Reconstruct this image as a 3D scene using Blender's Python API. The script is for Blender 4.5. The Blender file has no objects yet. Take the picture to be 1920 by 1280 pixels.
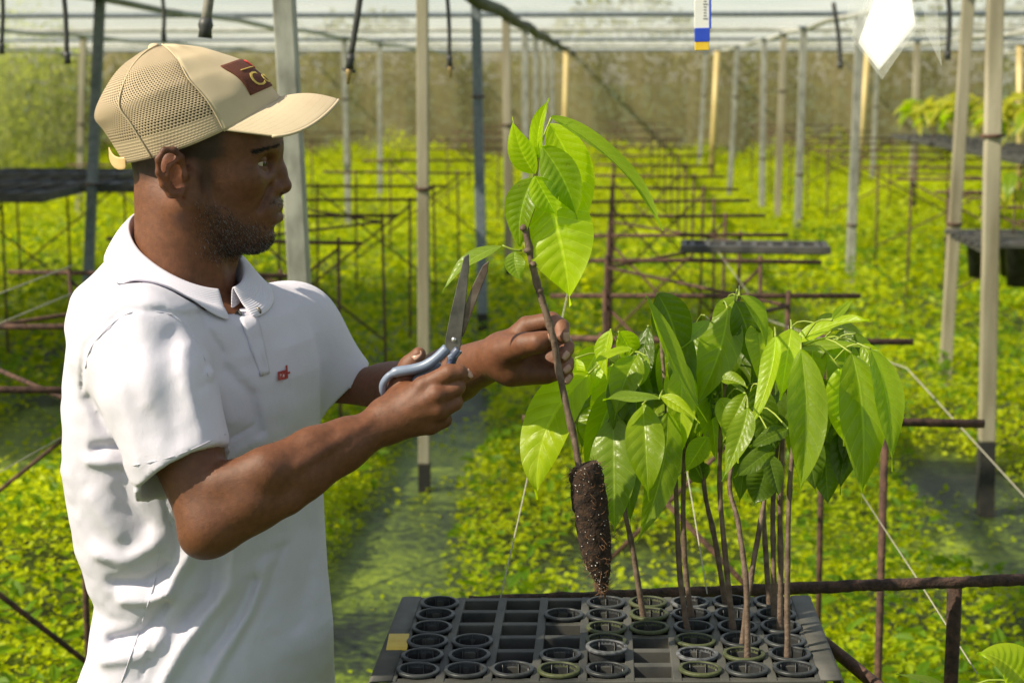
import bpy, bmesh, math, random
import numpy as np
from mathutils import Vector, Matrix, Quaternion
random.seed(7); rng = np.random.default_rng(11)
S = bpy.context.scene
COL = S.collection
R = math.radians

# ------------------------------------------------------------------ camera
F = 3200.0                                   # focal length in photo pixels (1920 wide) = 60 mm
PITCH = math.atan(490/F); YAW = math.atan(200/F/math.hypot(1, 490/F))
CAM = Vector((0, 0, 1.7))
cd = bpy.data.cameras.new('camera'); cam = bpy.data.objects.new('camera', cd); COL.objects.link(cam)
cam.location = CAM; cam.rotation_euler = (math.pi/2-PITCH, 0, YAW)
cd.sensor_width = 36; cd.lens = 36*F/1920; cd.clip_start = .05; cd.clip_end = 900
cd.dof.use_dof = True; cd.dof.focus_distance = 2.12; cd.dof.aperture_fstop = 8.0
S.camera = cam
# ------------------------------------------------------------------ world, sun, exposure
SUN = Vector((-.67, -.33, .66)).normalized()          # direction towards the sun
w = bpy.data.worlds.new('World'); S.world = w; w.use_nodes = True
nt = w.node_tree; bg = nt.nodes['Background']; sky = nt.nodes.new('ShaderNodeTexSky')
sky.sky_type = 'NISHITA'; sky.sun_disc = False
sky.sun_elevation = math.asin(SUN.z); sky.sun_rotation = math.atan2(SUN.x, SUN.y)
nt.links.new(sky.outputs[0], bg.inputs[0]); bg.inputs[1].default_value = .078
ld = bpy.data.lights.new('sun', 'SUN'); ld.energy = 5.0; ld.angle = R(.55); ld.color = (1, .89, .70)
sun = bpy.data.objects.new('sun', ld); COL.objects.link(sun)
sun.location = (-6, -3, 8); sun.rotation_euler = SUN.to_track_quat('Z', 'Y').to_euler()
S.view_settings.view_transform = 'Standard'; S.view_settings.look = 'None'
S.view_settings.exposure = .90; S.view_settings.gamma = 1
try:
    S.cycles.max_bounces = 8; S.cycles.transparent_max_bounces = 12; S.cycles.use_denoising = True
    S.cycles.caustics_reflective = False; S.cycles.caustics_refractive = False
    S.cycles.sample_clamp_indirect = 4
except Exception: pass

# ------------------------------------------------------------------ pixel -> place
RM = (Matrix.Rotation(YAW, 3, 'Z') @ Matrix.Rotation(math.pi/2-PITCH, 3, 'X'))
def ray(px, py): return RM @ Vector(((px-960)/F, -(py-640)/F, -1))
def P(px, py, Y):
    d = ray(px, py); return CAM + d*(Y/d.y)
def G(px, py, z=0.0):
    d = ray(px, py); return CAM + d*((z-CAM.z)/d.z)
# ------------------------------------------------------------------ materials
MATS = {}
def nodes(name):
    m = bpy.data.materials.new(name); m.use_nodes = True; MATS[name] = m
    t = m.node_tree; b = t.nodes['Principled BSDF']; return m, t, b, t.nodes['Material Output']
def N(t, kind, **kw):
    n = t.nodes.new('ShaderNode'+kind)
    for k, v in kw.items():
        if k.startswith('i_'): n.inputs[k[2:].replace('_', ' ')].default_value = v
        else: setattr(n, k, v)
    return n
def rgb(c): return (c[0], c[1], c[2], 1)
def ramp(t, fac, stops):
    r = N(t, 'ValToRGB'); e = r.color_ramp.elements
    while len(e) < len(stops): e.new(.5)
    for i, (p, c) in enumerate(stops): e[i].position = p; e[i].color = rgb(c)
    t.links.new(fac, r.inputs[0]); return r.outputs[0]
def noise(t, scale, detail=4, coord='Object', stretch=None, rough=.55):
    tc = N(t, 'TexCoord'); n = N(t, 'TexNoise'); n.inputs['Scale'].default_value = scale
    n.inputs['Detail'].default_value = detail; n.inputs['Roughness'].default_value = rough
    src = tc.outputs[coord]
    if stretch:
        mp = N(t, 'Mapping'); mp.inputs['Scale'].default_value = stretch
        t.links.new(src, mp.inputs[0]); src = mp.outputs[0]
    t.links.new(src, n.inputs['Vector']); return n.outputs['Fac']
def bump(t, b, h, strength=.3, dist=.002):
    n = N(t, 'Bump'); n.inputs['Strength'].default_value = strength; n.inputs['Distance'].default_value = dist
    t.links.new(h, n.inputs['Height']); t.links.new(n.outputs[0], b.inputs['Normal']); return n
def simple(name, c1, c2=None, scale=20, rough=.6, bs=None, bd=.002, bstr=.4, metal=0, spec=.5, stretch=None, mid=(.35, .65)):
    """plain surface: colour c1..c2 mixed by noise, bump noise of scale bs"""
    m, t, b, o = nodes(name)
    if c2 is None: b.inputs['Base Color'].default_value = rgb(c1)
    else:
        col = ramp(t, noise(t, scale, 5, stretch=stretch), [(mid[0], c1), (mid[1], c2)])
        t.links.new(col, b.inputs['Base Color'])
    b.inputs['Roughness'].default_value = rough; b.inputs['Metallic'].default_value = metal
    b.inputs['Specular IOR Level'].default_value = spec
    if bs: bump(t, b, noise(t, bs, 5), bstr, bd)
    return m
# ------------------------------------------------------------------ objects
def prop(o, label=None, cat=None, group=None, kind=None):
    if label: o['label'] = label
    if cat: o['category'] = cat
    if group: o['group'] = group
    if kind: o['kind'] = kind
    return o
def thing(name, label, cat, loc=(0, 0, 0), group=None):
    o = bpy.data.objects.new(name, None); COL.objects.link(o); o.location = loc; o.empty_display_size = .05
    return prop(o, label, cat, group)
def wpos(o):
    p = Vector((0, 0, 0))
    while o is not None: p = p + Vector(o.location); o = o.parent
    return p
class MB:
    """collects world-space geometry, builds ONE mesh object"""
    def __init__(s): s.v = []; s.f = []; s.uv = None
    def add(s, v, f):
        n = len(s.v); s.v += [tuple(p) for p in v]; s.f += [tuple(i+n for i in q) for q in f]; return s
    def box(s, c, d, rot=None):
        c = Vector(c); v = []
        for z in (-.5, .5):
            for x, y in ((-.5, -.5), (.5, -.5), (.5, .5), (-.5, .5)):
                q = Vector((x*d[0], y*d[1], z*d[2]))
                if rot is not None: q = rot @ q
                v.append(c+q)
        return s.add(v, [(3, 2, 1, 0), (4, 5, 6, 7), (0, 1, 5, 4), (1, 2, 6, 5), (2, 3, 7, 6), (3, 0, 4, 7)])
    def tube(s, pts, r, n=8, jit=0, cap=True, square=False):
        pts = [Vector(p) for p in pts]; m = len(pts)
        if not hasattr(r, '__len__'): r = [r]*m
        t0 = (pts[1]-pts[0]).normalized()
        u = t0.orthogonal().normalized()
        if square:
            u = Vector((1, 0, 0)) if abs(t0.x) < .8 else Vector((0, 1, 0))
            u = (u - t0*u.dot(t0)).normalized()
        v = []; f = []
        for i in range(m):
            t = (pts[min(i+1, m-1)]-pts[max(i-1, 0)]).normalized()
            u = (u-t*u.dot(t)).normalized(); q = t.cross(u)
            for k in range(n):
                a = 2*math.pi*(k+(.5 if square else 0))/n
                rr = r[i]*(1+random.uniform(-jit, jit))
                v.append(pts[i]+(u*math.cos(a)+q*math.sin(a))*rr)
        for i in range(m-1):
            for k in range(n): f.append((i*n+k, i*n+(k+1) % n, (i+1)*n+(k+1) % n, (i+1)*n+k))
        if cap: f.append(tuple(range(n-1, -1, -1))); f.append(tuple((m-1)*n+k for k in range(n)))
        return s.add(v, f)
    def lathe(s, c, prof, n=24):
        c = Vector(c); v = []; f = []; m = len(prof)
        for i, (r, z) in enumerate(prof):
            for k in range(n):
                a = 2*math.pi*k/n; v.append(c+Vector((r*math.cos(a), r*math.sin(a), z)))
        for i in range(m-1):
            for k in range(n): f.append((i*n+k, i*n+(k+1) % n, (i+1)*n+(k+1) % n, (i+1)*n+k))
        return s.add(v, f)
    def grid(s, rows):
        """rows: list of equal-length lists of points"""
        n = len(rows[0]); v = [p for r_ in rows for p in r_]; f = []
        for i in range(len(rows)-1):
            for k in range(n-1): f.append((i*n+k, i*n+k+1, (i+1)*n+k+1, (i+1)*n+k))
        return s.add(v, f)
    def build(s, name, mat, parent=None, smooth=True, bevel=0, solid=0, sub=0, uvs=None):
        off = wpos(parent) if parent else Vector((0, 0, 0))
        me = bpy.data.meshes.new(name); me.from_pydata([(p[0]-off.x, p[1]-off.y, p[2]-off.z) for p in s.v], [], s.f)
        if uvs is not None:
            l = me.uv_layers.new(name='UVMap'); vi = np.empty(len(me.loops), np.int32); me.loops.foreach_get('vertex_index', vi)
            l.data.foreach_set('uv', np.asarray(uvs, np.float32)[vi].ravel())
        if smooth: me.polygons.foreach_set('use_smooth', [True]*len(me.polygons))
        me.materials.append(MATS[mat] if isinstance(mat, str) else mat); me.update()
        o = bpy.data.objects.new(name, me); COL.objects.link(o)
        if parent: o.parent = parent
        if bevel:
            b = o.modifiers.new('bevel', 'BEVEL'); b.width = bevel; b.segments = 2; b.limit_method = 'ANGLE'
        if solid:
            b = o.modifiers.new('solid', 'SOLIDIFY'); b.thickness = solid; b.offset = 0
        if sub:
            b = o.modifiers.new('sub', 'SUBSURF'); b.levels = sub; b.render_levels = sub
        return o
def np_mesh(name, V, Fq, mat, parent=None, smooth=True, color=None):
    """big mesh from arrays: V (n,3), Fq (m,k) ; optional per-vertex colour"""
    off = wpos(parent) if parent else Vector((0, 0, 0))
    V = np.asarray(V, np.float32)-np.array(off, np.float32); Fq = np.asarray(Fq, np.int32); k = Fq.shape[1]
    me = bpy.data.meshes.new(name)
    me.vertices.add(len(V)); me.vertices.foreach_set('co', V.ravel())
    me.loops.add(Fq.size); me.loops.foreach_set('vertex_index', Fq.ravel())
    me.polygons.add(len(Fq)); me.polygons.foreach_set('loop_start', np.arange(0, Fq.size, k, dtype=np.int32))
    me.polygons.foreach_set('use_smooth', np.full(len(Fq), smooth))
    me.update(calc_edges=True); me.validate()
    if color is not None:
        a = me.color_attributes.new('col', 'FLOAT_COLOR', 'POINT')
        c = np.ones((len(V), 4), np.float32); c[:, :color.shape[1]] = color; a.data.foreach_set('color', c.ravel())
    me.materials.append(MATS[mat]); o = bpy.data.objects.new(name, me); COL.objects.link(o)
    if parent: o.parent = parent
    return o
def spline(pts, n):
    """Catmull-Rom through pts -> n points"""
    pts = [Vector(p) for p in pts]; m = len(pts)-1; out = []
    for i in range(n):
        x = i/(n-1)*m; k = min(int(x), m-1); t = x-k
        p0 = pts[max(k-1, 0)]; p1 = pts[k]; p2 = pts[k+1]; p3 = pts[min(k+2, m)]
        out.append(.5*((2*p1)+(p2-p0)*t+(2*p0-5*p1+4*p2-p3)*t*t+(3*p1-p0-3*p2+p3)*t**3))
    return out
def vnoise(x, y, scale, seed=0):
    """smooth value noise on arrays"""
    g = np.random.default_rng(seed).random((256, 256)); x = np.asarray(x)*scale+300; y = np.asarray(y)*scale+300
    i = np.floor(x).astype(int); j = np.floor(y).astype(int); u = x-i; v = y-j; u = u*u*(3-2*u); v = v*v*(3-2*v)
    a = g[i % 256, j % 256]; b = g[(i+1) % 256, j % 256]; c = g[i % 256, (j+1) % 256]; d = g[(i+1) % 256, (j+1) % 256]
    return a*(1-u)*(1-v)+b*u*(1-v)+c*(1-u)*v+d*u*v
# ------------------------------------------------------------------ material set for the place
def leafmat(name, c1, c2, tr, rough=.4, veins=True, trans=.45, scale=6, spec=.5):
    """leaf: diffuse + gloss + light through the blade; veins from the leaf's own UV"""
    m, t, b, o = nodes(name)
    col = ramp(t, noise(t, scale, 3), [(.3, c1), (.7, c2)])
    trc = N(t, 'Mix', data_type='RGBA'); trc.inputs[0].default_value = 1.0; trc.blend_type = 'MULTIPLY'
    h = None
    if veins:
        uv = N(t, 'UVMap'); sp = N(t, 'SeparateXYZ'); t.links.new(uv.outputs[0], sp.inputs[0])
        ab = N(t, 'Math', operation='ABSOLUTE'); t.links.new(sp.outputs[1], ab.inputs[0])          # |across| 0..1
        a = N(t, 'Math', operation='MULTIPLY_ADD'); t.links.new(sp.outputs[0], a.inputs[0]); a.inputs[1].default_value = 10
        k = N(t, 'Math', operation='MULTIPLY'); t.links.new(ab.outputs[0], k.inputs[0]); k.inputs[1].default_value = -1.7
        t.links.new(k.outputs[0], a.inputs[2])
        fr = N(t, 'Math', operation='PINGPONG'); t.links.new(a.outputs[0], fr.inputs[0]); fr.inputs[1].default_value = .5
        side = N(t, 'MapRange'); side.inputs[1].default_value = .0; side.inputs[2].default_value = .07; side.inputs[3].default_value = .55; side.inputs[4].default_value = 0
        t.links.new(fr.outputs[0], side.inputs[0])
        midr = N(t, 'MapRange'); midr.inputs[1].default_value = .02; midr.inputs[2].default_value = .07; midr.inputs[3].default_value = 1; midr.inputs[4].default_value = 0
        t.links.new(ab.outputs[0], midr.inputs[0])
        vn = N(t, 'Math', operation='MAXIMUM'); t.links.new(side.outputs[0], vn.inputs[0]); t.links.new(midr.outputs[0], vn.inputs[1])
        mx = N(t, 'Mix', data_type='RGBA'); t.links.new(vn.outputs[0], mx.inputs[0]); t.links.new(col, mx.inputs[6])
        mx.inputs[7].default_value = rgb([min(1, x*1.25+.03) for x in c2]); 
        fade = N(t, 'Math', operation='MULTIPLY'); fade.inputs[1].default_value = .8
        t.links.new(vn.outputs[0], fade.inputs[0]); t.links.new(fade.outputs[0], mx.inputs[0])
        col = mx.outputs[2]
        hh = N(t, 'Math', operation='SUBTRACT'); t.links.new(noise(t, 260, 3), hh.inputs[0]); t.links.new(vn.outputs[0], hh.inputs[1]); h = hh.outputs[0]
    if veins:
        sn = N(t, 'MapRange'); t.links.new(noise(t, 55, 4, rough=.65), sn.inputs[0]); sn.inputs[1].default_value = .70; sn.inputs[2].default_value = .76
        ms_ = N(t, 'Mix', data_type='RGBA'); t.links.new(sn.outputs[0], ms_.inputs[0]); t.links.new(col, ms_.inputs[6]); ms_.inputs[7].default_value = (.16, .11, .02, 1); col = ms_.outputs[2]
    t.links.new(col, b.inputs['Base Color']); b.inputs['Roughness'].default_value = rough
    b.inputs['Specular IOR Level'].default_value = spec
    if h is not None: bump(t, b, h, .35, .0012)
    tl = N(t, 'BsdfTranslucent'); tl.inputs[0].default_value = rgb(tr)
    if veins:
        t.links.new(col, trc.inputs[6]); trc.inputs[7].default_value = rgb([x*4.0 for x in tr]); t.links.new(trc.outputs[2], tl.inputs[0])
    mix = N(t, 'MixShader'); mix.inputs[0].default_value = trans+.08
    t.links.new(b.outputs[0], mix.inputs[1]); t.links.new(tl.outputs[0], mix.inputs[2]); t.links.new(mix.outputs[0], o.inputs[0])
    return m
simple('galvanised', (.22, .22, .18), (.40, .40, .34), 24, .55, 90, .001, .4, .25, stretch=(1, 1, .35))
simple('steel_dark', (.13, .16, .18), (.20, .23, .25), 30, .55, 80, .001, .3, .2)
simple('wood_post', (.21, .185, .115), (.40, .365, .26), 11, .75, 60, .002, .5, stretch=(1, 1, .12))
simple('bamboo', (.48, .36, .13), (.60, .48, .20), 12, .5, stretch=(1, 1, .2))
simple('tar', (.012, .012, .012), (.03, .028, .02), 30, .8, 60)
simple('rust', (.035, .018, .012), (.12, .060, .037), 45, .85, 120, .003, .8)
simple('rust_dark', (.022, .014, .010), (.085, .045, .03), 60, .9, 160, .006, 1)
simple('black_plastic', (.013, .014, .015), (.035, .036, .035), 25, .42, 140, .0006, .3)
simple('black_dusty', (.03, .031, .029), (.085, .082, .068), 14, .62, 200, .0006, .3)
simple('rim_black', (.013, .015, .016), (.042, .046, .046), 60, .45)
simple('rim_algae', (.035, .045, .014), (.075, .085, .03), 90, .6)
simple('rim_grey', (.03, .034, .038), (.13, .135, .14), 120, .6)
simple('yellow_paint', (.62, .42, .05), (.72, .55, .10), 30, .6)
simple('string', (.30, .28, .21), (.42, .40, .31), 200, .8)
simple('beam_moss', (.055, .06, .03), (.13, .13, .075), 12, .85, 40)
simple('beam_pale', (.33, .33, .28), (.5, .5, .44), 8, .7)
simple('hose', (.03, .032, .03), (.06, .06, .055), 30, .5)
simple('hose_pale', (.16, .15, .12), (.24, .23, .19), 50, .6)
simple('brass', (.45, .33, .12), (.30, .20, .10), 200, .45, metal=.4)
simple('stem_brown', (.075, .045, .028), (.19, .135, .095), 70, .75, 260, .0016, .8, mid=(.35, .7))
simple('stem_green', (.20, .16, .05), (.34, .27, .09), 60, .6)
simple('petiole', (.22, .30, .03), (.32, .38, .06), 60, .5)
leafmat('leaf_lime', (.28, .39, .005), (.40, .50, .009), (.58, .64, .010), .38)  # bright tone of sunlit leaves put into the base colour
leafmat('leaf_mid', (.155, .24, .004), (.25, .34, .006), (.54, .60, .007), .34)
leafmat('leaf_deep', (.07, .125, .004), (.12, .185, .006), (.42, .49, .007), .33)  # dark tone of shaded inner leaves put into the base colour
leafmat('leaf_pale', (.19, .285, .022), (.27, .37, .035), (.46, .55, .02), .30)
leafmat('leaf_yellow', (.40, .42, .02), (.50, .50, .04), (.55, .55, .03), .45, veins=False)
leafmat('cover', (.19, .31, .002), (.55, .62, .004), (.66, .72, .003), .5, veins=False, scale=.55, spec=.25)  # broad noise puts patches of shade into the leaf colour
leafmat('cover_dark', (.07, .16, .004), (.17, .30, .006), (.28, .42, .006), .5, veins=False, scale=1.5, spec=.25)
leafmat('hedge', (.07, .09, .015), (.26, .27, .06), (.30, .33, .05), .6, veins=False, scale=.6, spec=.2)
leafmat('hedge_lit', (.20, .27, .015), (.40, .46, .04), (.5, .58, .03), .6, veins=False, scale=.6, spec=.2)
# ground: duckweed over dark water, dark gaps
m, t, b, o = nodes('duckweed')
n1 = noise(t, .9, 6, rough=.6); n2 = noise(t, 26, 4, rough=.7)
add = N(t, 'Math', operation='MULTIPLY_ADD'); t.links.new(n2, add.inputs[0]); add.inputs[1].default_value = .62; t.links.new(n1, add.inputs[2])
c = ramp(t, add.outputs[0], [(.68, (.006, .009, .004)), (.76, (.03, .050, .005)), (.87, (.11, .16, .007)), (1.0, (.24, .31, .012))])
n4 = noise(t, 75, 3, rough=.7); sp_k = N(t, 'MapRange'); t.links.new(n4, sp_k.inputs[0]); sp_k.inputs[1].default_value = .56; sp_k.inputs[2].default_value = .66; sp_k.inputs[3].default_value = 1; sp_k.inputs[4].default_value = .12
md = N(t, 'Mix', data_type='RGBA'); md.blend_type = 'MULTIPLY'; md.inputs[0].default_value = 1; t.links.new(c, md.inputs[6]); t.links.new(sp_k.outputs[0], md.inputs[7])
t.links.new(md.outputs[2], b.inputs['Base Color']); b.inputs['Roughness'].default_value = .5; bump(t, b, n2, .8, .015)
# plastic film roof and net walls
def film(name, c, fac_lo, fac_hi, scale, stretch, tmix=.5):
    m, t, b, o = nodes(name)
    f = noise(t, scale, 5, stretch=stretch); mr = N(t, 'MapRange'); t.links.new(f, mr.inputs[0])
    mr.inputs[1].default_value = .3; mr.inputs[2].default_value = .7; mr.inputs[3].default_value = fac_lo; mr.inputs[4].default_value = fac_hi
    d = N(t, 'BsdfDiffuse'); d.inputs[0].default_value = rgb(c); tl = N(t, 'BsdfTranslucent'); tl.inputs[0].default_value = rgb(c)
    mx = N(t, 'MixShader'); mx.inputs[0].default_value = tmix; t.links.new(d.outputs[0], mx.inputs[1]); t.links.new(tl.outputs[0], mx.inputs[2])
    tp = N(t, 'BsdfTransparent'); m2 = N(t, 'MixShader'); t.links.new(mr.outputs[0], m2.inputs[0])
    t.links.new(tp.outputs[0], m2.inputs[1]); t.links.new(mx.outputs[0], m2.inputs[2]); t.links.new(m2.outputs[0], o.inputs[0])
film('roof_film', (.66, .68, .66), .10, .55, .9, (1, .35, 1), .65)
film('added_shade_panel', (.10, .12, .12), .84, .97, 2, None, .4)  # dense cloth for the added panels that block sun above the roof film
film('net', (.42, .35, .19), .46, .90, .7, (6, 1, .13), .5)
film('net_side', (.34, .33, .18), .20, .45, .7, (1, 1, .3), .4)
film('bag', (.85, .87, .85), .16, .34, 8, None, .6)
film('paper', (.90, .90, .90), .999, 1.0, 8, None, .5)

# ------------------------------------------------------------------ the setting
gr = MB().grid([[(x, y, 0) for x in np.linspace(-300, 300, 13)] for y in np.linspace(-60, 560, 13)]).build('ground', 'duckweed', smooth=False)
prop(gr, kind='structure', label='wet ground covered with green duckweed and dark puddles')

def leaf_cloud(x, y, z, size, tilt, seed, shape=.55):
    """arrays -> 6-vertex folded leaves (4 triangles as 2 quads)"""
    r = np.random.default_rng(seed); n = len(x); az = r.random(n)*2*np.pi; el = r.normal(.15, tilt, n); ro = r.normal(0, .5, n)
    d = np.stack([np.cos(az)*np.cos(el), np.sin(az)*np.cos(el), np.sin(el)], 1)
    s = np.stack([-np.sin(az), np.cos(az), np.zeros(n)], 1); u = np.cross(d, s)
    s2 = s*np.cos(ro)[:, None]+u*np.sin(ro)[:, None]; u2 = np.cross(d, s2)
    p = np.stack([x, y, z], 1); L = size[:, None]; W = L*shape*.5
    a = p; c = p+d*L-u2*L*.12; m1 = p+d*L*.38; 
    l1 = p+d*L*.30+s2*W+u2*W*.25; r1 = p+d*L*.30-s2*W+u2*W*.25; l2 = p+d*L*.68+s2*W*.8+u2*W*.1; r2 = p+d*L*.68-s2*W*.8+u2*W*.1
    V = np.stack([a, l1, l2, c, r2, r1], 1).reshape(-1, 3); k = np.arange(n)[:, None]*6
    Fq = np.concatenate([k+np.array([[0, 1, 2, 3]]), k+np.array([[0, 3, 4, 5]])], 1).reshape(-1, 4)
    return V, Fq
def cover_field(x, y):
    """height of the ground cover (0 = bare duckweed)"""
    big = vnoise(x, y, .55, 1)*.6+vnoise(x, y, 1.7, 2)*.4
    aisle = np.exp(-((x+.80)/.21)**2)*np.clip((12-y)/4, .15, 1)+np.exp(-((x-1.4)/.30)**2)*np.exp(-((y-6.9)/1.4)**2)*.8+np.exp(-((x+2.75)/.3)**2)*.5*np.clip((13-y)/6, .2, 1)
    aisle = aisle+np.exp(-((x-.35)/.5)**2-((y-10.5)/1.2)**2)*.35
    far = np.clip((y-29)/3, 0, 1)
    return np.clip(big*1.30-.10-aisle, 0, 1)+far*1.6*vnoise(x, y, .9, 17)
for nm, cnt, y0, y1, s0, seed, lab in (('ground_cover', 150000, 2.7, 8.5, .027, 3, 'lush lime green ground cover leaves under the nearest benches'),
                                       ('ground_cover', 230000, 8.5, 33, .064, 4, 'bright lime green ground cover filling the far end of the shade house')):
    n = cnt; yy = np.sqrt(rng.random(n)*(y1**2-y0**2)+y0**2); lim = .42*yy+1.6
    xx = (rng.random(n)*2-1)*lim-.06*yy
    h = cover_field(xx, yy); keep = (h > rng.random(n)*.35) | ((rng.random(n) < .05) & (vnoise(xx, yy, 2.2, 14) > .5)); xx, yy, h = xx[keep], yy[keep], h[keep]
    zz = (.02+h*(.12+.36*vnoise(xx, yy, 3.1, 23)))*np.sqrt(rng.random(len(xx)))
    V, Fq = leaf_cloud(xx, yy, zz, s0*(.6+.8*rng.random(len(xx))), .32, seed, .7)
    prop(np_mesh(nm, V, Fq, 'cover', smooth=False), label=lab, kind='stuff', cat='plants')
n = 26000; yy = 2.8+rng.random(n)*13; xx = (rng.random(n)*2-1)*(.42*yy+1)-.06*yy; h = cover_field(xx, yy)
k = (h > .12); V, Fq = leaf_cloud(xx[k], yy[k], (.04+h[k]*.33), .05*(.6+.8*rng.random(k.sum())), .4, 9, .5)
prop(np_mesh('weeds', V, Fq, 'cover_dark', smooth=False), label='darker broad leaved weeds scattered through the ground cover', kind='stuff', cat='plants')
# vegetation outside the nets
n = 26000; xx = rng.random(n)*34-20; yy = 33.2+rng.random(n)*3; zz = rng.random(n)*3.4*(.55+.6*vnoise(xx, yy*0, .4, 8))
V, Fq = leaf_cloud(xx, yy, zz, .18*(.6+.8*rng.random(n)), .7, 5, .5)
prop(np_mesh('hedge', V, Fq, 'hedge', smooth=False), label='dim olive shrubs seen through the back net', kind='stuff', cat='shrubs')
n = 22000; yy = 9+rng.random(n)*25; xx = -10.2-rng.random(n)*3; zz = rng.random(n)*3.0*(.5+.7*vnoise(yy, yy*0, .5, 6))
V, Fq = leaf_cloud(xx, yy, zz, .17*(.6+.8*rng.random(n)), .9, 6, .3)
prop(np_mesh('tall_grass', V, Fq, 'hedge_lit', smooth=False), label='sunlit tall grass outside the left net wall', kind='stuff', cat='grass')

# ------------------------------------------------------------------ roof, walls
ZR = 2.2
rf = thing('roof', 'pale translucent plastic film roof of the shade house with thin beams', 'roof', (0, 16, ZR))
xs = np.linspace(-10, 7, 60); ys = np.linspace(-4, 33, 120)
MB().grid([[(x, y, ZR+.05+.05*float(vnoise(x, y, 1.3, 21))-.05*math.cos(y*2.85)*.6) for x in xs] for y in ys]).build('plastic_sheet', 'roof_film', rf)
for x in (-9.9, -6.0, -3.15, -.85, 1.75, 4.1, 6.9):
    MB().tube([(x, y, ZR-.02+.012*math.sin(y*1.7+x)) for y in np.linspace(3.6 if x == -.85 else -3.9, 32.9, 50)], .045 if x == -.85 else .024, 6, .12).build('beam', 'beam_moss' if x == -.85 else 'beam_pale', rf)
MB().grid([[(x, y, ZR+.16+.03*math.sin(x*2+y)) for x in np.linspace(-6.6, -2.45, 16)] for y in np.linspace(6.2, 12.3, 16)]).build('added_shade_panel', 'added_shade_panel', rf)  # added panel above the film, placed to throw shade on the left ground
MB().grid([[(x, y, ZR+.16+.03*math.sin(x*2+y)) for x in np.linspace(-2.2, -1.2, 10)] for y in np.linspace(8.2, 11.0, 10)]).build('added_shade_panel', 'added_shade_panel', rf)  # second added panel, throws another patch of shade below
for i, y in enumerate(np.arange(-3.2, 33, 4.4)):
    MB().tube([(x, y, ZR+.035) for x in np.linspace(-9.9, 6.9, 9)], .022, 6).build('purlin', 'steel_dark' if i % 2 == 0 else 'beam_pale', rf)
bw = thing('net_wall', 'brown shade net closing the far end of the shade house', 'net wall', (0, 33, 0))
MB().grid([[(x, 33+.05*math.sin(x*2.3)+.04*math.sin(x*5.1+z), z) for x in np.linspace(-10, 7, 90)] for z in np.linspace(0, ZR+.08, 8)]).build('net', 'net', bw)
lw = thing('net_wall', 'pale shade net along the left side with grass showing through', 'net wall', (-10, 16, 0))
MB().grid([[(-10+.05*math.sin(y*2.1), y, z) for y in np.linspace(-4, 33, 90)] for z in np.linspace(0, ZR, 6)]).build('net', 'net_side', lw)
rw = thing('net_wall', 'shade net along the right side of the shade house', 'net wall', (7, 16, 0))
MB().grid([[(7+.05*math.sin(y*2.1), y, z) for y in np.linspace(-4, 33, 90)] for z in np.linspace(0, ZR, 6)]).build('net', 'net_side', rw)

# ------------------------------------------------------------------ posts
def post(px_t, px_b, Y, X=None, r=.032, mat='galvanised', square=True, tar=0, label='', top=ZR-.03):
    """post through photo column px (top,bottom of frame view) at depth Y"""
    b0 = P(px_b[0], px_b[1], Y); t0 = P(px_t[0], px_t[1], Y); d = (t0-b0)/(t0.z-b0.z)
    B = b0-d*b0.z; T = b0+d*(top-b0.z)
    o = thing('post', label, 'post', B, 'posts holding up the roof')
    n = 4 if square else 10; rr = r*1.25 if square else r
    MB().tube([B+d*tar, B+d*(tar+(top-tar)*.5), T], rr, n, square=square).build('shaft', mat, o, smooth=not square, bevel=.004 if square else 0)
    if tar: MB().tube([B-d*.1, B+d*tar], rr*1.03, n, square=square).build('tarred_foot', 'tar', o, smooth=not square)
    MB().box(T+Vector((0, 0, .012)), (.1, .1, .02)).build('top_plate', 'steel_dark', o, bevel=.003)
    for hh in (.5+1.1*random.random(),):
        q = B+d*hh; MB().tube([q+d*(k*.004) for k in range(4)], rr*1.1, 8, .05).build('wire_tie', 'rust', o)
    return o
post((533, 0), (566, 600), 4.4, r=.030, label='thick galvanised square post right behind the man\'s face')
post((792, 0), (796, 935), 6.93, r=.026, mat='wood_post', tar=.12, label='pale straight post left of the scissors with a dark wet foot')
post((893, 40), (906, 640), 10.6, r=.034, mat='steel_dark', tar=.25, label='dark blue grey post just right of the scissors blades')
L1 = ['first', 'second', 'third', 'fourth', 'fifth']
for i, (x, Y) in enumerate(((951, 13.2), (986, 15.6), (1006, 17.8), (1022, 20.0), (1036, 22.4))):
    post((x-2, 60), (x+5 if i == 0 else x+2, 600), Y, r=.034, mat='wood_post' if i == 0 else 'galvanised', tar=.3 if i == 0 else 0, label=L1[i]+' pale post behind the held cutting in the receding middle row, counted from the front')
post((1063, 96), (1058, 300), 27, r=.05, mat='bamboo', square=False, label='yellow bamboo pole at the far end of the middle row')
post((1866, 0), (1847, 965), 6.67, r=.033, mat='wood_post', tar=.30, label='big pale post nearest the right edge with a black tarred foot')
post((1815, 10), (1769, 750), 9.07, r=.033, mat='wood_post', tar=.05, label='leaning pale post just left of the nearest right hand post')
for i, (xt, xb, yb, Y, mt) in enumerate(((1612, 1592, 555, 13.2, 'galvanised'), (1507, 1494, 480, 16.2, 'galvanised'), (1470, 1456, 440, 18.4, 'wood_post'), (1433, 1428, 430, 20.6, 'galvanised'), (1384, 1366, 400, 25, 'galvanised'))):
    post((xt, 60), (xb, yb), Y, r=.036, mat=mt, tar=.25 if i in (1, 2) else 0, label=L1[i]+' post of the receding right hand row counted from the hanging plastic bag leftwards')
post((1345, 100), (1335, 310), 28.5, r=.05, mat='bamboo', square=False, label='yellow bamboo pole below the thermometer at the far end')
post((1323, 100), (1312, 300), 31, r=.04, label='thin grey post left of the bamboo pole under the thermometer')
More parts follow.
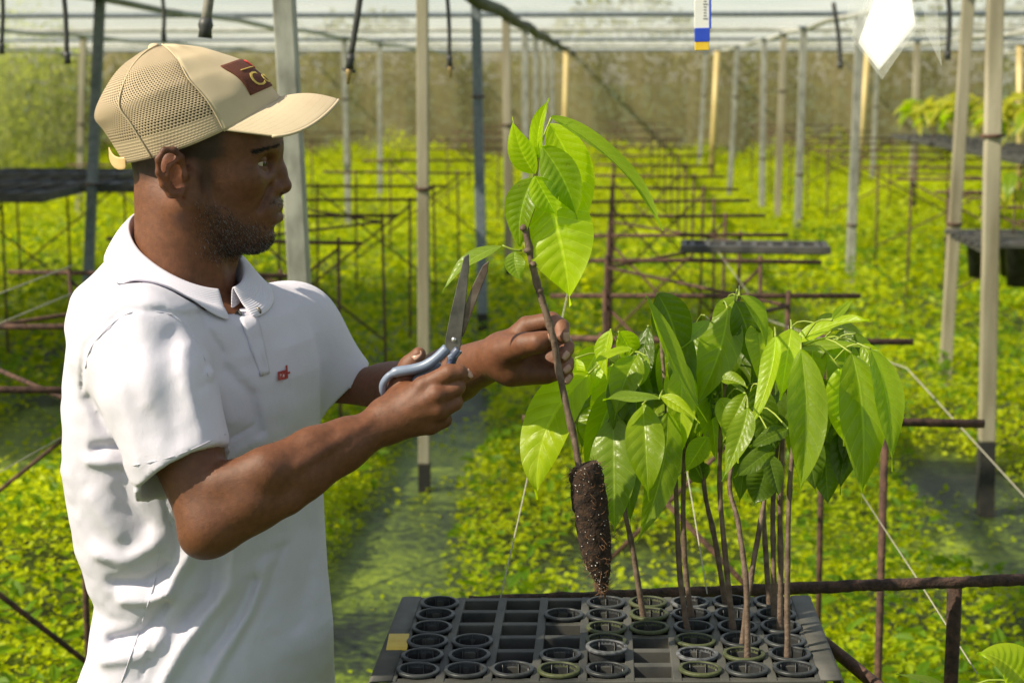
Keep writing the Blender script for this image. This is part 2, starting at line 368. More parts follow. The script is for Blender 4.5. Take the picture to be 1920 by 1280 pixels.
post((1627, 100), (1612, 300), 24, r=.045, mat='bamboo', square=False, label='yellow pole behind the lower corner of the hanging bag')
post((1645, 120), (1637, 300), 29, r=.04, label='grey post right beside the yellow pole behind the hanging bag')
post((1720, 85), (1709, 390), 22, r=.04, mat='wood_post', tar=.4, label='pale post standing in front of the yellow leaved seedlings')
post((1912, 80), (1912, 190), 24, r=.045, mat='bamboo', square=False, label='yellow pole cut by the right picture edge behind the seedlings')
post((187, 12), (166, 510), 10.3, r=.032, mat='steel_dark', label='dark leaning post left of the cap')
post((156, 75), (150, 320), 19.5, r=.038, mat='wood_post', label='pale post at far left behind the dark leaning post')
post((645, 85), (651, 320), 19.6, r=.036, mat='galvanised', label='grey post behind the tip of the cap brim')
post((712, 90), (713, 300), 22.6, r=.034, mat='galvanised', label='thin grey post between the cap brim and the pale straight post')

# ------------------------------------------------------------------ rusty bench frames
def bench(label, X0, X1, ys, legs, zt=1.0, r=.0095, mat='rust', brace=True):
    o = thing('bench_frame', label, 'bench frame', ((X0+X1)/2, ys[0], 0), 'rusty bench frames')
    for i, y in enumerate(ys):
        j = lambda: random.uniform(-.02, .02)
        MB().tube([(X0+j(), y+j(), zt+j()*.4), ((X0+X1)/2, y, zt), (X1+j(), y+j(), zt+j()*.4)], r, 6, .12).build('crossbar', mat, o)
        for k, x in enumerate(legs):
            MB().tube([(x+j(), y, -.05), (x, y, zt+.02)], r*.85, 6, .1).build('leg', mat, o)
        if brace:
            MB().tube([(legs[0], y+.01, .35+j()), (legs[-1], y+.01, zt-.03)] if i % 2 else [(legs[0], y+.01, zt-.03), (legs[-1], y+.01, .35)], r*.7, 6).build('brace', mat, o)
            if i+1 < len(ys) and i < 5:
                a, c = (legs[0], legs[-1]) if i % 2 else (legs[-1], legs[0])
                MB().tube([(a, y, zt-.03), (c, ys[i+1], zt-.03)], r*.7, 6).build('brace', mat, o)
    return o
bench('rusty welded bench frame behind the tray running away down the middle', -.20, .78, [3.52, 4.6, 5.58, 6.7, 7.8, 8.9, 10, 11.2, 12.6, 14.2, 16, 18, 20.5, 24, 28], [-.04, .56])
bench('rusty welded bench frame on the left behind the man', -2.25, -1.12, [3.75, 4.75, 6.1, 7.4, 8.8, 10, 11.3, 13, 15, 17.5, 20, 23, 26], [-2.0, -1.22])
bench('rusty bench frame carrying the black trays at far left', -4.6, -3.4, [8.6, 9.8, 11, 12.3, 14, 16, 18, 20, 23], [-4.4, -3.6])
bench('rusty bench frame at right carrying black pots and yellow seedlings', 2.0, 3.5, [7.6, 8.6, 9.7, 11, 12.4, 14, 15.6, 17.4, 19.2, 21, 24, 27], [2.1, 3.3])
# frame right under the tray
fr = thing('bench_frame', 'heavily rusted near bench frame carrying the black cup tray', 'bench frame', (.15, 2.36, 0), 'rusty bench frames')
zb = .968
A = G(880, 1128, zb); Bq = G(1500, 1102, zb); Cq = G(2000, 1083, zb)
MB().tube([A+(Bq-A)*s for s in np.linspace(0, 1, 30)]+[Bq+(Cq-Bq)*s for s in np.linspace(.03, 1, 40)], .0088, 8, .16).build('crossbar', 'rust_dark', fr)
q = P(1790, 1100, Cq.y+.0); MB().tube([(q.x, q.y, z) for z in np.linspace(-.05, zb-.005, 14)], .011, 8, .12).build('leg', 'rust_dark', fr)
MB().tube([(-.22, A.y-.02, z) for z in np.linspace(-.05, zb-.005, 14)], .010, 8, .12).build('leg', 'rust', fr)
MB().tube([(-.30, 1.93, zb-.002), (.9, 1.99, zb-.006)], .009, 8, .12).build('crossbar', 'rust', fr)
MB().tube([(-.28, 1.93, z) for z in (-.05, .4, zb)], .010, 8, .12).build('leg', 'rust', fr)
MB().tube([(.62, 1.97, z) for z in (-.05, .4, zb)], .010, 8, .12).build('leg', 'rust', fr)
a = G(1535, 1195, .95); c2 = P(1640, 1280, 2.1); MB().tube([a, a+(c2-a)*.5, c2, c2+(c2-a)*.5], .0085, 8, .1).build('brace', 'rust', fr)
# strings
for i, (pts, r_, lab) in enumerate((([P(938, 1122, 2.30), P(975, 960, 2.6), P(1062, 560, 3.3), P(1100, 380, 3.7)], .0016, 'thin pale string rising from the back edge of the tray behind the hand'),
        ([P(1326, 1112, 2.36), P(1296, 930, 2.7), P(1270, 780, 2.9)], .0016, 'thin pale string between the seedling stems'),
        ([P(1345, 470, 6.9), P(1440, 600, 5.6), P(1700, 690, 4.9), P(1925, 935, 4.1)], .0028, 'long pale string slanting down to the right edge'),
        ([P(1615, 925, 3.4), P(1720, 1085, 2.9), P(1832, 1262, 2.5)], .0017, 'pale string slanting down past the rusty near bar'),
        ([P(-5, 552, 4.6), P(135, 498, 5.2)], .003, 'upper pale string at the left picture edge'),
        ([P(-5, 608, 4.6), P(135, 550, 5.2)], .003, 'middle pale string at the left picture edge'),
        ([P(-5, 887, 3.6), P(118, 818, 3.9)], .002, 'lower pale string at the left picture edge'))):
    prop(MB().tube(pts, r_*.62, 6).build('string', 'string'), lab, 'string', 'strings tied between frames')
# ------------------------------------------------------------------ tray with cups
ZT = 1.0
O0 = Vector((-.233, 1.951, ZT)); EX = Vector((.0562, .0040, 0)); EY = Vector((-.0004, .0530, 0))
def cell(c, r): return O0+EX*c+EY*r                    # c 0..8 left to right, r 0..5 front to back
def rot_of(ex): return Matrix.Rotation(math.atan2(ex.y, ex.x), 3, 'Z')
def make_tray(label, nc, nr, O, flange=True):
    tr = thing('cup_tray', label, 'tray', O+EX*(nc-1)/2+EY*(nr-1)/2-Vector((0, 0, .03)), 'black plastic cup trays')
    ce = lambda c, r: O+EX*c+EY*r
    rx = rot_of(EX); ry = Matrix.Rotation(math.atan2(EY.y, EY.x), 3, 'Z')
    for c in range(nc+1):
        a, b_ = ce(c-.5, -.5), ce(c-.5, nr-.5)
        MB().box((a+b_)/2-Vector((0, 0, .015)), ((b_-a).length+.01, .011, .030), ry).build('rib', 'black_dusty', tr, smooth=False, bevel=.0012)
    for r in range(nr+1):
        a, b_ = ce(-.5, r-.5), ce(nc-.5, r-.5)
        MB().box((a+b_)/2-Vector((0, 0, .0162)), ((b_-a).length+.01, .013, .030), rx).build('rib', 'black_dusty', tr, smooth=False, bevel=.0012)
    a, b_ = ce(-.5, -.5), ce(nc-.5, nr-.5)
    MB().add([ce(-.5, -.5)+Vector((0, 0, -.05)), ce(nc-.5, -.5)+Vector((0, 0, -.05)), ce(nc-.5, nr-.5)+Vector((0, 0, -.05)), ce(-.5, nr-.5)+Vector((0, 0, -.05))], [(0, 1, 2, 3)]).build('floor_sheet', 'black_plastic', tr, smooth=False)
    for s, c0 in ((-1, -.5), (1, nc-.5)):
        rows = []
        for k, (dx, dz) in enumerate(((0, -.0005), (.022, -.0005), (.0255, -.0012), (.0265, -.004), (.0275, -.032))):
            rows.append([ce(c0, -.62)+EX.normalized()*s*dx+Vector((0, 0, dz)), ce(c0, nr/2)+EX.normalized()*s*dx+Vector((0, 0, dz)), ce(c0, nr-.38)+EX.normalized()*s*dx+Vector((0, 0, dz))])
        if flange: MB().grid(rows).build('side_flange', 'black_dusty', tr, solid=.003)
    return tr
tray = make_tray('black plastic tray of cups on the rusty near bar, six rows deep', 9, 6, O0)
t2 = make_tray('black tray cut by the bottom picture edge at right', 6, 5, G(1575, 1277, .985)+EX*.5-EY*5, flange=False)
yt = G(746, 1204, ZT)+Vector((0, .012, .0008))
MB().box(yt+Vector((.0, -.012, 0)), (.026, .062, .002), rot_of(EX)).build('yellow_tape', 'yellow_paint', tray, bevel=.0006)
FULL = ['123..56789', '1..456789', '1...56789', '12..5.789', '12.45.789', '12345.789']
FULL = [[1, 5, 6, 7, 8, 9], [1, 4, 5, 6, 7, 8, 9], [1, 5, 6, 7, 8, 9], [1, 2, 5, 7, 8, 9], [1, 2, 4, 5, 7, 8, 9], [1, 2, 3, 4, 5, 7, 8, 9]]   # back row first
ALG = {(1, 6), (2, 5), (2, 6), (3, 5), (3, 7), (4, 8), (5, 4), (5, 7), (0, 6)}; GREY = {(4, 5), (4, 7), (0, 7)}
ORD = ['back', 'second', 'third', 'fourth', 'fifth', 'front']; NUM = ['first', 'second', 'third', 'fourth', 'fifth', 'sixth', 'seventh', 'eighth', 'ninth']
def cup_mesh():
    m1 = MB().lathe((0, 0, 0), [(.0212, .0010), (.0204, -.02), (.0175, -.05), (.0150, -.047+-.026), (.004, -.074)], 28)
    for k in range(6):
        a = k*math.pi/3+.3; rr = .0198
        m1.box((rr*math.cos(a), rr*math.sin(a), -.022), (.0022, .0008, .044), Matrix.Rotation(a, 3, 'Z'))
    m1.lathe((0, 0, 0), [(.0222, -.001), (.0212, -.03), (.0185, -.049)], 28)
    m2 = MB().lathe((0, 0, 0), [(.0208, -.004), (.0214, .0016), (.0218, .0024), (.0224, .0022), (.0252, .0020), (.0259, .0016), (.0262, .0008), (.0262, -.0012), (.0257, -.0020), (.0222, -.0030)], 36)
    return m1, m2
c1, c2_ = cup_mesh(); me_body = c1.build('body', 'black_plastic'); me_rim = {k: c2_.build('rim', k).data for k in ('rim_black', 'rim_algae', 'rim_grey')}
mb_ = me_body.data
for o_ in [o_ for o_ in COL.objects if o_.name.startswith(('body', 'rim'))]: bpy.data.objects.remove(o_)
for r in range(6):
    for c in FULL[r]:
        alg = (r, c) in ALG; gy = (r, c) in GREY
        p = cell(c-1, 5-r)+Vector((random.uniform(-.0008, .0008), random.uniform(-.0008, .0008), .0015+(.010 if (r, c) == (4, 5) else random.uniform(0, .0012))))
        cup = thing('seedling_cup', ('algae green rimmed' if alg else 'pale scuffed' if gy else 'plain black')+' plastic cup in %s row of the tray, %s column from the left' % (ORD[r], NUM[c-1]), 'cup', p, 'cups standing in the black tray')
        cup.rotation_euler = (random.uniform(-.02, .02), random.uniform(-.02, .02), random.random()*6)
        for nm, me in (('body', mb_), ('rim', me_rim['rim_algae' if alg else 'rim_grey' if gy else 'rim_black'])):
            q = bpy.data.objects.new(nm, me); COL.objects.link(q); q.parent = cup

# ------------------------------------------------------------------ leaves
def leaf(parent, B, T, width, face=(0, -1, .35), sag=(0, 0, 0), fold=.25, mat='leaf_mid', twist=0, curl=0, nu=66, nv=13, name='leaf', seed=None):
    """cacao leaf from base B to tip T, blade turned towards 'face', bent by 'sag', folded along the midrib"""
    r = random.Random(seed if seed is not None else hash((round(B[0], 4), round(T[2], 4))))
    B, T, C = Vector(B), Vector(T), (Vector(B)+Vector(T))/2+Vector(sag); face = Vector(face).normalized()
    rows = []; uvs = []; L = (T-B).length; ph = r.random()*6; vs = r.uniform(.8, 1.2); vo = r.random()*.1
    mx = .75/(.75+1.05); mxv = mx**.75*(1-mx)**1.05
    for i in range(nu):
        t = i/(nu-1); p = B*(1-t)**2+C*2*t*(1-t)+T*t*t; d = ((C-B)*(1-t)+(T-C)*t).normalized()
        wv = d.cross(face); wv = wv.normalized() if wv.length > 1e-4 else d.orthogonal().normalized(); n = wv.cross(d).normalized()
        q = Quaternion(d, twist*t); wv = q @ wv; n = q @ n
        tt = min(1, t/.94); hw = width*.5*((tt**.75*(1-tt)**1.05)/mxv); hw = max(hw, width*.035*(1-t)/.1 if t > .9 else 0)
        hw = max(hw, .0004)
        row = []
        for k in range(nv):
            v = (k/(nv-1))*2-1; a = abs(v)
            sv = ((t*vs+vo)*10-a*1.7) % 1.0; puck = .05*width*math.sin(math.pi*sv)*math.sin(math.pi*min(1, a*1.15))*(hw*2/width)
            z = a*hw*fold-curl*a*a*hw+puck+.08*width*math.sin(t*8+ph+(2 if v > 0 else 0))*a*a
            row.append(p+wv*(v*hw*(1-.12*abs(fold)))+n*z); uvs.append((t*vs+vo, v))
        rows.append(row)
    return MB().grid(rows).build(name, mat, parent, uvs=uvs)
def petiole(parent, a, b, r=.0013, up=.01):
    a, b = Vector(a), Vector(b); m_ = (a+b)/2+Vector((0, 0, up))
    MB().tube(spline([a, m_, b], 7), [r*1.25, r, r, r*.9, r*.9, r, r*1.4], 6).build('petiole', 'petiole', parent)
def mpp(px, py, Y): return (P(px+1, py, Y)-P(px, py, Y)).length
def pleaf(parent, b, t, wpx, Y, Yt=None, **kw):
    """leaf by photo pixels: base b, tip t, width in pixels, at depth Y (tip depth Yt)"""
    Yt = Y if Yt is None else Yt
    return leaf(parent, P(b[0], b[1], Y), P(t[0], t[1], Yt), wpx*mpp(b[0], b[1], Y)*.98, **kw)
def stem(parent, pts, r0, r1, mat='stem_brown', n=22, jit=.07, name='stem'):
    ps = spline(pts, n); rs = [(r0+(r1-r0)*i/(n-1))*(1+(.22 if i % 6 == 3 else 0)) for i in range(n)]
    return MB().tube(ps, rs, 8, jit).build(name, mat, parent)

# held cutting
YH = 2.05
hp = thing('cacao_seedling', 'cacao seedling with bare dark root plug held up in the left hand', 'seedling', P(1133, 1108, 2.03), 'cacao seedlings')
stem(hp, [P(984, 424, YH), P(995, 480, YH), P(1004, 520, YH), P(1020, 575, YH-.002), P(1036, 628, YH-.006), P(1047, 690, YH-.006), P(1062, 760, YH-.008), P(1078, 830, 2.035), P(1086, 880, 2.03)], .0044, .0040, n=34, jit=.10)
stem(hp, [P(986, 428, YH), P(999, 385, YH), P(1003, 340, YH), P(1008, 292, YH+.003)], .0032, .0024, 'stem_green', 12, .03, name='young_shoot')
for (x, y) in ((982, 428), (990, 470), (1000, 496), (1012, 545)):
    MB().lathe(P(x, y, YH-.002), [(.0008, -.004), (.0048, -.002), (.0052, .001), (.003, .004), (.0006, .005)], 8).build('node', 'stem_brown', hp)
L = dict(face=(-.25, -1, .3))
pleaf(hp, (1015, 345), (1069, 574), 142, YH+.02, YH+.0, mat='leaf_lime', fold=.12, face=(-.3, -1, .25), sag=(.012, -.02, .01), seed=1)
pleaf(hp, (1030, 232), (1090, 440), 84, YH+.035, YH+.03, mat='leaf_lime', fold=.15, face=(-.2, -1, .3), sag=(.022, 0, .01), seed=2)
pleaf(hp, (1016, 275), (1082, 412), 72, YH-.012, YH-.006, mat='leaf_mid', fold=.18, face=(-.1, -1, .25), sag=(.012, -.01, .005), seed=3)
pleaf(hp, (1003, 330), (1046, 408), 56, YH-.016, YH-.01, mat='leaf_lime', fold=.2, face=(-.3, -1, .2), seed=4)
pleaf(hp, (1000, 332), (976, 470), 66, YH+.012, YH+.008, mat='leaf_mid', fold=.35, face=(-.4, -1, .1), sag=(-.014, -.01, 0), seed=5)
pleaf(hp, (1003, 326), (961, 219), 52, YH-.004, YH-.02, mat='leaf_lime', fold=.2, face=(-.35, -1, .2), sag=(-.008, 0, -.006), seed=6)
pleaf(hp, (1009, 296), (1029, 184), 38, YH, YH-.015, mat='leaf_lime', fold=.4, face=(-.7, -1, 0), sag=(-.010, 0, 0), seed=7)
pleaf(hp, (1033, 220), (1244, 432), 46, YH+.004, YH-.05, mat='leaf_mid', fold=.55, face=(.55, -.75, .75), sag=(.022, 0, .022), seed=8)
petiole(hp, P(1008, 294, YH), P(1034, 221, YH+.004), .0012, .004)
petiole(hp, P(1004, 335, YH), P(1017, 346, YH+.02), .0012, .004)
stem(hp, [P(978, 470, YH), P(960, 468, YH-.004), P(942, 460, YH-.006)], .0015, .0011, 'petiole', 6, .02, name='petiole')
pleaf(hp, (942, 461), (829, 548), 36, YH-.006, YH-.03, mat='leaf_pale', fold=.2, face=(-.2, -.55, .8), sag=(-.014, 0, .014), seed=9)
pleaf(hp, (965, 472), (978, 527), 40, YH-.01, YH-.016, mat='leaf_pale', fold=.15, face=(-.1, -1, .4), sag=(-.006, -.004, 0), seed=10)
# root plug with perlite
ax = [P(1094, 872, 2.03), P(1098, 885, 2.03), P(1104, 930, 2.03), P(1112, 990, 2.03), P(1120, 1045, 2.03), P(1128, 1082, 2.03), P(1132, 1103, 2.03), P(1134, 1112, 2.03)]
px_ = mpp(1100, 950, 2.03); pts = spline(ax, 60); rad = np.interp(np.linspace(0, 7, 60), range(8), [23, 31, 33, 31, 27, 15, 6, 2])*px_
pv = []; rr_ = random.Random(5)
for i, p in enumerate(pts):
    d = (pts[min(i+1, 59)]-pts[max(i-1, 0)]).normalized(); u = d.orthogonal().normalized(); q = d.cross(u)
    pv.append([p+(u*math.cos(a)+q*math.sin(a))*rad[i]*(1+rr_.uniform(-.085, .07)) for a in np.linspace(0, 2*math.pi, 41)[:-1]])
    pv[-1].append(pv[-1][0])
simple('soil', (.010, .006, .004), (.055, .028, .014), 160, .95, 420, .003, 1)
simple('perlite', (.55, .52, .46), (.75, .72, .66), 300, .9); simple('fibre', (.13, .06, .025), (.22, .11, .05), 200, .9)
plug = MB().grid(pv).build('root_plug', 'soil', hp)
cap0 = MB(); cap0.add([pts[0]]+pv[0][:-1], [(0, (k+1) % 40+1, k+1) for k in range(40)]); cap0.build('plug_top', 'soil', plug)
mbp = MB(); mbf = MB()
for _ in range(210):
    i = rr_.randrange(2, 55); k = rr_.randrange(40); p = pv[i][k]; s_ = rr_.uniform(.0004, .0010)
    mbp.box(p, (s_, s_*1.2, s_), Matrix.Rotation(rr_.random()*3, 3, (rr_.random(), rr_.random(), 1)))
for _ in range(320):
    i = rr_.randrange(1, 56); k = rr_.randrange(40); a = pv[i][k]; out = (a-pts[i]).normalized()
    e = a+out*rr_.uniform(.001, .004)+Vector((rr_.uniform(-.008, .008), rr_.uniform(-.004, .004), rr_.uniform(-.008, .008)))
    mbf.tube([a, (a+e)/2+out*.0015, e], .00028, 4, cap=False)
prop(mbp.build('perlite', 'perlite', plug, smooth=False), kind='stuff'); prop(mbf.build('root_hairs', 'fibre', plug), kind='stuff')
MB().tube([pts[-3], P(1133, 1112, 2.03), P(1135, 1122, 2.03)], [.003, .002, .0008], 6).build('root_tip', 'fibre', plug)

# ------------------------------------------------------------------ seedlings in the tray
# stem: (column, row) of the cup, bend pixel + top pixel ; leaves: base, tip, width px, dY base, dY tip, material, options
SD = [
 ('leftmost seedling in the tray with broad glossy leaves hanging beside the root plug', (6, 5), [(1188, 1040), (1168, 930), (1160, 760), (1165, 690)], [
  ((1104, 700), (1009, 936), 112, -.02, -.06, 'leaf_lime', dict(face=(-.45, -1, .35), sag=(-.045, 0, .012), fold=.2)),
  ((1150, 775), (1152, 1005), 92, -.05, -.09, 'leaf_pale', dict(face=(-.2, -1, .5), sag=(.0, -.03, .0), fold=.15)),
  ((1145, 618), (1138, 712), 40, .0, -.02, 'leaf_lime', dict(face=(-.8, -1, .1), sag=(-.008, 0, 0), fold=.5)),
  ((1160, 622), (1188, 700), 50, .03, .04, 'leaf_lime', dict(face=(.2, -1, .2), sag=(.008, 0, .008), fold=.3)),
  ((1184, 655), (1110, 682), 26, -.03, -.06, 'leaf_lime', dict(face=(0, -.5, 1), sag=(0, 0, .008), fold=.2)),
  ((1078, 672), (1092, 735), 40, .03, .02, 'leaf_lime', dict(face=(-.4, -1, .2), fold=.3)),
  ((1212, 668), (1150, 745), 62, -.02, -.05, 'leaf_pale', dict(face=(-.3, -1, .4), fold=.2)),
  ((1130, 760), (1100, 842), 74, .03, .02, 'leaf_mid', dict(face=(-.4, -1, .3), fold=.2))]),
 ('second seedling from the left with a long drooping leaf in front', (7, 4), [(1275, 1080), (1266, 900), (1250, 760), (1240, 640)], [
  ((1205, 758), (1216, 938), 76, -.06, -.10, 'leaf_mid', dict(face=(-.1, -1, .4), sag=(0, -.03, .01), fold=.15)),
  ((1252, 772), (1194, 1018), 70, -.02, -.05, 'leaf_mid', dict(face=(.2, -1, .2), sag=(.02, 0, 0), fold=.2)),
  ((1212, 556), (1326, 792), 44, -.05, -.08, 'leaf_mid', dict(face=(.75, -.8, .3), sag=(-.008, 0, -.01), fold=.6)),
  ((1232, 550), (1276, 700), 78, .0, .0, 'leaf_deep', dict(face=(.1, -1, .2), sag=(.012, 0, .012), fold=.2)),
  ((1236, 748), (1130, 750), 40, -.07, -.10, 'leaf_pale', dict(face=(0, -.45, 1), sag=(0, 0, .006), fold=.2)),
  ((1238, 742), (1312, 794), 32, -.06, -.09, 'leaf_lime', dict(face=(.2, -.8, .8), sag=(0, 0, .008), fold=.2))]),
 ('thin seedling third from the left among the dark leaves', (7.12, 5), [(1284, 1050), (1282, 900), (1290, 760), (1300, 620)], [
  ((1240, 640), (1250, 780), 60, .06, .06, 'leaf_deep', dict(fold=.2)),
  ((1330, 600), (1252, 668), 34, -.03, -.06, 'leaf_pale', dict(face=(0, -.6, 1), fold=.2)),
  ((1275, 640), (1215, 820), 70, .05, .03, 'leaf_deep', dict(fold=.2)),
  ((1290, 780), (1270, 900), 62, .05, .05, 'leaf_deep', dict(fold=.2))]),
 ('seedling with a wide dark drooping leaf left of the bunch centre', (8, 6), [(1342, 1020), (1320, 910), (1318, 780), (1350, 590)], [
  ((1364, 578), (1298, 775), 84, -.05, -.08, 'leaf_mid', dict(face=(-.3, -1, .3), sag=(.02, -.01, .015), fold=.2)),
  ((1346, 702), (1318, 800), 62, -.04, -.05, 'leaf_deep', dict(face=(.1, -1, .2), fold=.2)),
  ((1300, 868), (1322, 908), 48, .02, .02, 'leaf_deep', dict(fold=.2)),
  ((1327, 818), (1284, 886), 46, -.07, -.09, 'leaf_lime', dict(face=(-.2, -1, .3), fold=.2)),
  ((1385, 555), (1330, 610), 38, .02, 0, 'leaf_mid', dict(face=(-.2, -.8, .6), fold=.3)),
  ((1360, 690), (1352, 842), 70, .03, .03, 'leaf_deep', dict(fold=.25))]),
 ('tall seedling at the bunch centre topped by a folded arching leaf', (8, 4), [(1362, 1060), (1350, 920), (1355, 760), (1385, 560)], [
  ((1386, 554), (1436, 662), 40, -.03, -.05, 'leaf_mid', dict(face=(.7, -.8, .3), sag=(.012, 0, .012), fold=.6)),
  ((1378, 565), (1412, 700), 66, .04, .04, 'leaf_deep', dict(face=(.1, -1, .2), sag=(.01, 0, .01), fold=.2)),
  ((1398, 738), (1354, 832), 50, -.05, -.07, 'leaf_mid', dict(face=(-.3, -1, .3), fold=.25)),
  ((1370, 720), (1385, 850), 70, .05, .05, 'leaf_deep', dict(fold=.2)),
  ((1352, 712), (1402, 728), 34, -.03, -.05, 'leaf_mid', dict(face=(.1, -.7, .8), sag=(0, 0, .008), fold=.4))]),
 ('seedling in the fifth row with a scarred grey stem and narrow leaves', (8.1, 2), [(1400, 1110), (1384, 980), (1368, 900), (1400, 770)], [
  ((1402, 764), (1353, 902), 52, -.09, -.12, 'leaf_mid', dict(face=(-.4, -1, .25), sag=(.01, 0, .01), fold=.3)),
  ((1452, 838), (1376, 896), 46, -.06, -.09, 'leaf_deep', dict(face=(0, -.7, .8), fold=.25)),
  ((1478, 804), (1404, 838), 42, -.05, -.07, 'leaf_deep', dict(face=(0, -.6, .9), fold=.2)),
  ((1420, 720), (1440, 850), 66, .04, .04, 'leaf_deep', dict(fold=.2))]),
 ('seedling leaning left with bright narrow leaf', (8, 3), [(1402, 1120), (1425, 985), (1436, 900), (1450, 640)], [
  ((1454, 630), (1404, 808), 46, -.08, -.12, 'leaf_lime', dict(face=(-.75, -1, .25), sag=(.016, 0, .012), fold=.4)),
  ((1436, 878), (1414, 948), 66, -.02, -.03, 'leaf_deep', dict(face=(.1, -1, .1), fold=.2)),
  ((1440, 850), (1462, 935), 40, -.03, -.05, 'leaf_deep', dict(face=(.3, -1, .1), fold=.3))]),
 ('straight seedling in the back row right of the bunch centre', (9, 6), [(1436, 1040), (1432, 940), (1440, 800), (1460, 640)], [
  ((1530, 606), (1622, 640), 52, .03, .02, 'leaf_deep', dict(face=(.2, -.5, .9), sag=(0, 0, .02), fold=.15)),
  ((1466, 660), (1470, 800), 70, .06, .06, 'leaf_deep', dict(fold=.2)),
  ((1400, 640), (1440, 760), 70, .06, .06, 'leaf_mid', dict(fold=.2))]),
 ('slim seedling in the second row behind the right hand stems', (9, 5), [(1450, 1040), (1450, 930), (1462, 800), (1490, 660)], [
  ((1495, 655), (1636, 654), 34, -.02, -.05, 'leaf_mid', dict(face=(.1, -.6, 1), sag=(0, 0, .01), fold=.2)),
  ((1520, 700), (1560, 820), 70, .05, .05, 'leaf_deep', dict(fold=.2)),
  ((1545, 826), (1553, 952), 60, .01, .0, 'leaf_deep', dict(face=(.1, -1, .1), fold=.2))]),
 ('seedling with a pale sunlit pointed leaf near the bunch top', (9, 4), [(1464, 1060), (1462, 920), (1470, 780), (1480, 625)], [
  ((1484, 616), (1463, 750), 62, -.11, -.15, 'leaf_lime', dict(face=(-.5, -1, .55), sag=(0, -.012, .008), fold=.25)),
  ((1492, 642), (1630, 600), 50, -.05, -.09, 'leaf_lime', dict(face=(-.2, -.55, 1), sag=(0, 0, .016), fold=.2)),
  ((1558, 742), (1627, 838), 56, -.06, -.09, 'leaf_pale', dict(face=(.2, -1, .5), sag=(.008, 0, .008), fold=.2))]),
 ('rightmost seedling with long veined leaves drooping to the right', (9, 2), [(1476, 1100), (1480, 930), (1490, 800), (1500, 650)], [
  ((1502, 655), (1499, 930), 84, -.05, -.09, 'leaf_mid', dict(face=(.05, -1, .2), sag=(.012, -.01, .0), fold=.45)),
  ((1597, 662), (1614, 948), 96, -.0, -.04, 'leaf_mid', dict(face=(.15, -1, .3), sag=(.012, -.02, .02), fold=.2)),
  ((1632, 654), (1672, 884), 64, -.02, -.05, 'leaf_mid', dict(face=(.35, -1, .25), sag=(.014, 0, .02), fold=.35)),
  ((1575, 690), (1598, 850), 84, .04, .03, 'leaf_lime', dict(face=(.1, -1, .25), fold=.2)),
  ((1510, 800), (1530, 925), 60, .03, .02, 'leaf_deep', dict(fold=.2)),
  ((1560, 600), (1600, 560), 20, -.02, 0, 'leaf_mid', dict(face=(0, -.6, .8), fold=.3))]),
]
for lab, (c, r), tp, lv in SD:
    base = cell(c-1, r-1 if r > 0 else 0); base.z = ZT-.045
    Y0 = base.y
    sd = thing('cacao_seedling', lab, 'seedling', base, 'cacao seedlings')
    pts = [base]+[P(x, y, Y0+.02*i) for i, (x, y) in enumerate(tp)]
    stem(sd, pts, .0040, .0022, n=30, jit=.10)
    top = pts[-1]
    for b_, t_, wpx, d0, d1, mt, kw in lv:
        kw = dict(kw); kw.setdefault('face', (random.uniform(-.3, .3), -1, random.uniform(.1, .4)))
        lf = pleaf(sd, b_, t_, wpx, Y0+d0, Y0+d1, mat=mt, **kw)
        bp = P(b_[0], b_[1], Y0+d0); near = min(pts[2:], key=lambda q: (q-bp).length+abs(q.z-bp.z+.02)*.5)
        if (near-bp).length > .004: petiole(sd, near, bp, .0011, .014)
# inner leaves of the bunch, each on the nearest seedling's stem
SDO = [o_ for o_ in COL.objects if o_.name.startswith('cacao_seedling') and o_ is not hp]
rf_ = random.Random(12)
for k in range(74):
    x = 1120+rf_.random()**1.15*520; y = 590+rf_.random()*190+abs(x-1390)*.12; Yb = 2.13+rf_.random()*.16; ln = rf_.uniform(100, 200); dx = rf_.uniform(-45, 45)+(x-1390)*.08
    bp = P(x, y, Yb); o_ = min(SDO, key=lambda q: abs(q.location.x+.0-bp.x)+abs(q.location.y-bp.y)*.7)
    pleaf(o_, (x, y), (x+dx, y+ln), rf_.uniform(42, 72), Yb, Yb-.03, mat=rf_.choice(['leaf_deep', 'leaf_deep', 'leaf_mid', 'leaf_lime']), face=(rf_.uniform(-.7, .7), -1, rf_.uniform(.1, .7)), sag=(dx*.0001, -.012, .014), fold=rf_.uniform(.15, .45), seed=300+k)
    petiole(o_, bp+Vector((-.01-(x-1390)*.0001, .01, -.022)), bp, .0011, .008)
# seedling in the corner tray
cs = thing('cacao_seedling', 'seedling at the bottom right corner with one bright rounded leaf', 'seedling', G(1900, 1330, .985), 'cacao seedlings')
b0 = G(1900, 1330, .985); stem(cs, [b0-Vector((0, 0, .04)), b0+Vector((0, 0, .03)), P(1915, 1278, b0.y)], .004, .003, n=10)
pleaf(cs, (1940, 1300), (1832, 1222), 92, b0.y, b0.y-.01, mat='leaf_lime', face=(-.3, -.6, .8), sag=(.0, 0, .022), fold=.2)
pleaf(cs, (1790, 1300), (1680, 1262), 26, b0.y, b0.y-.02, mat='leaf_pale', face=(0, -.5, .9), sag=(0, 0, .006), fold=.2)
petiole(cs, P(1915, 1278, b0.y), P(1940, 1300, b0.y)); petiole(cs, P(1915, 1280, b0.y), P(1790, 1300, b0.y))

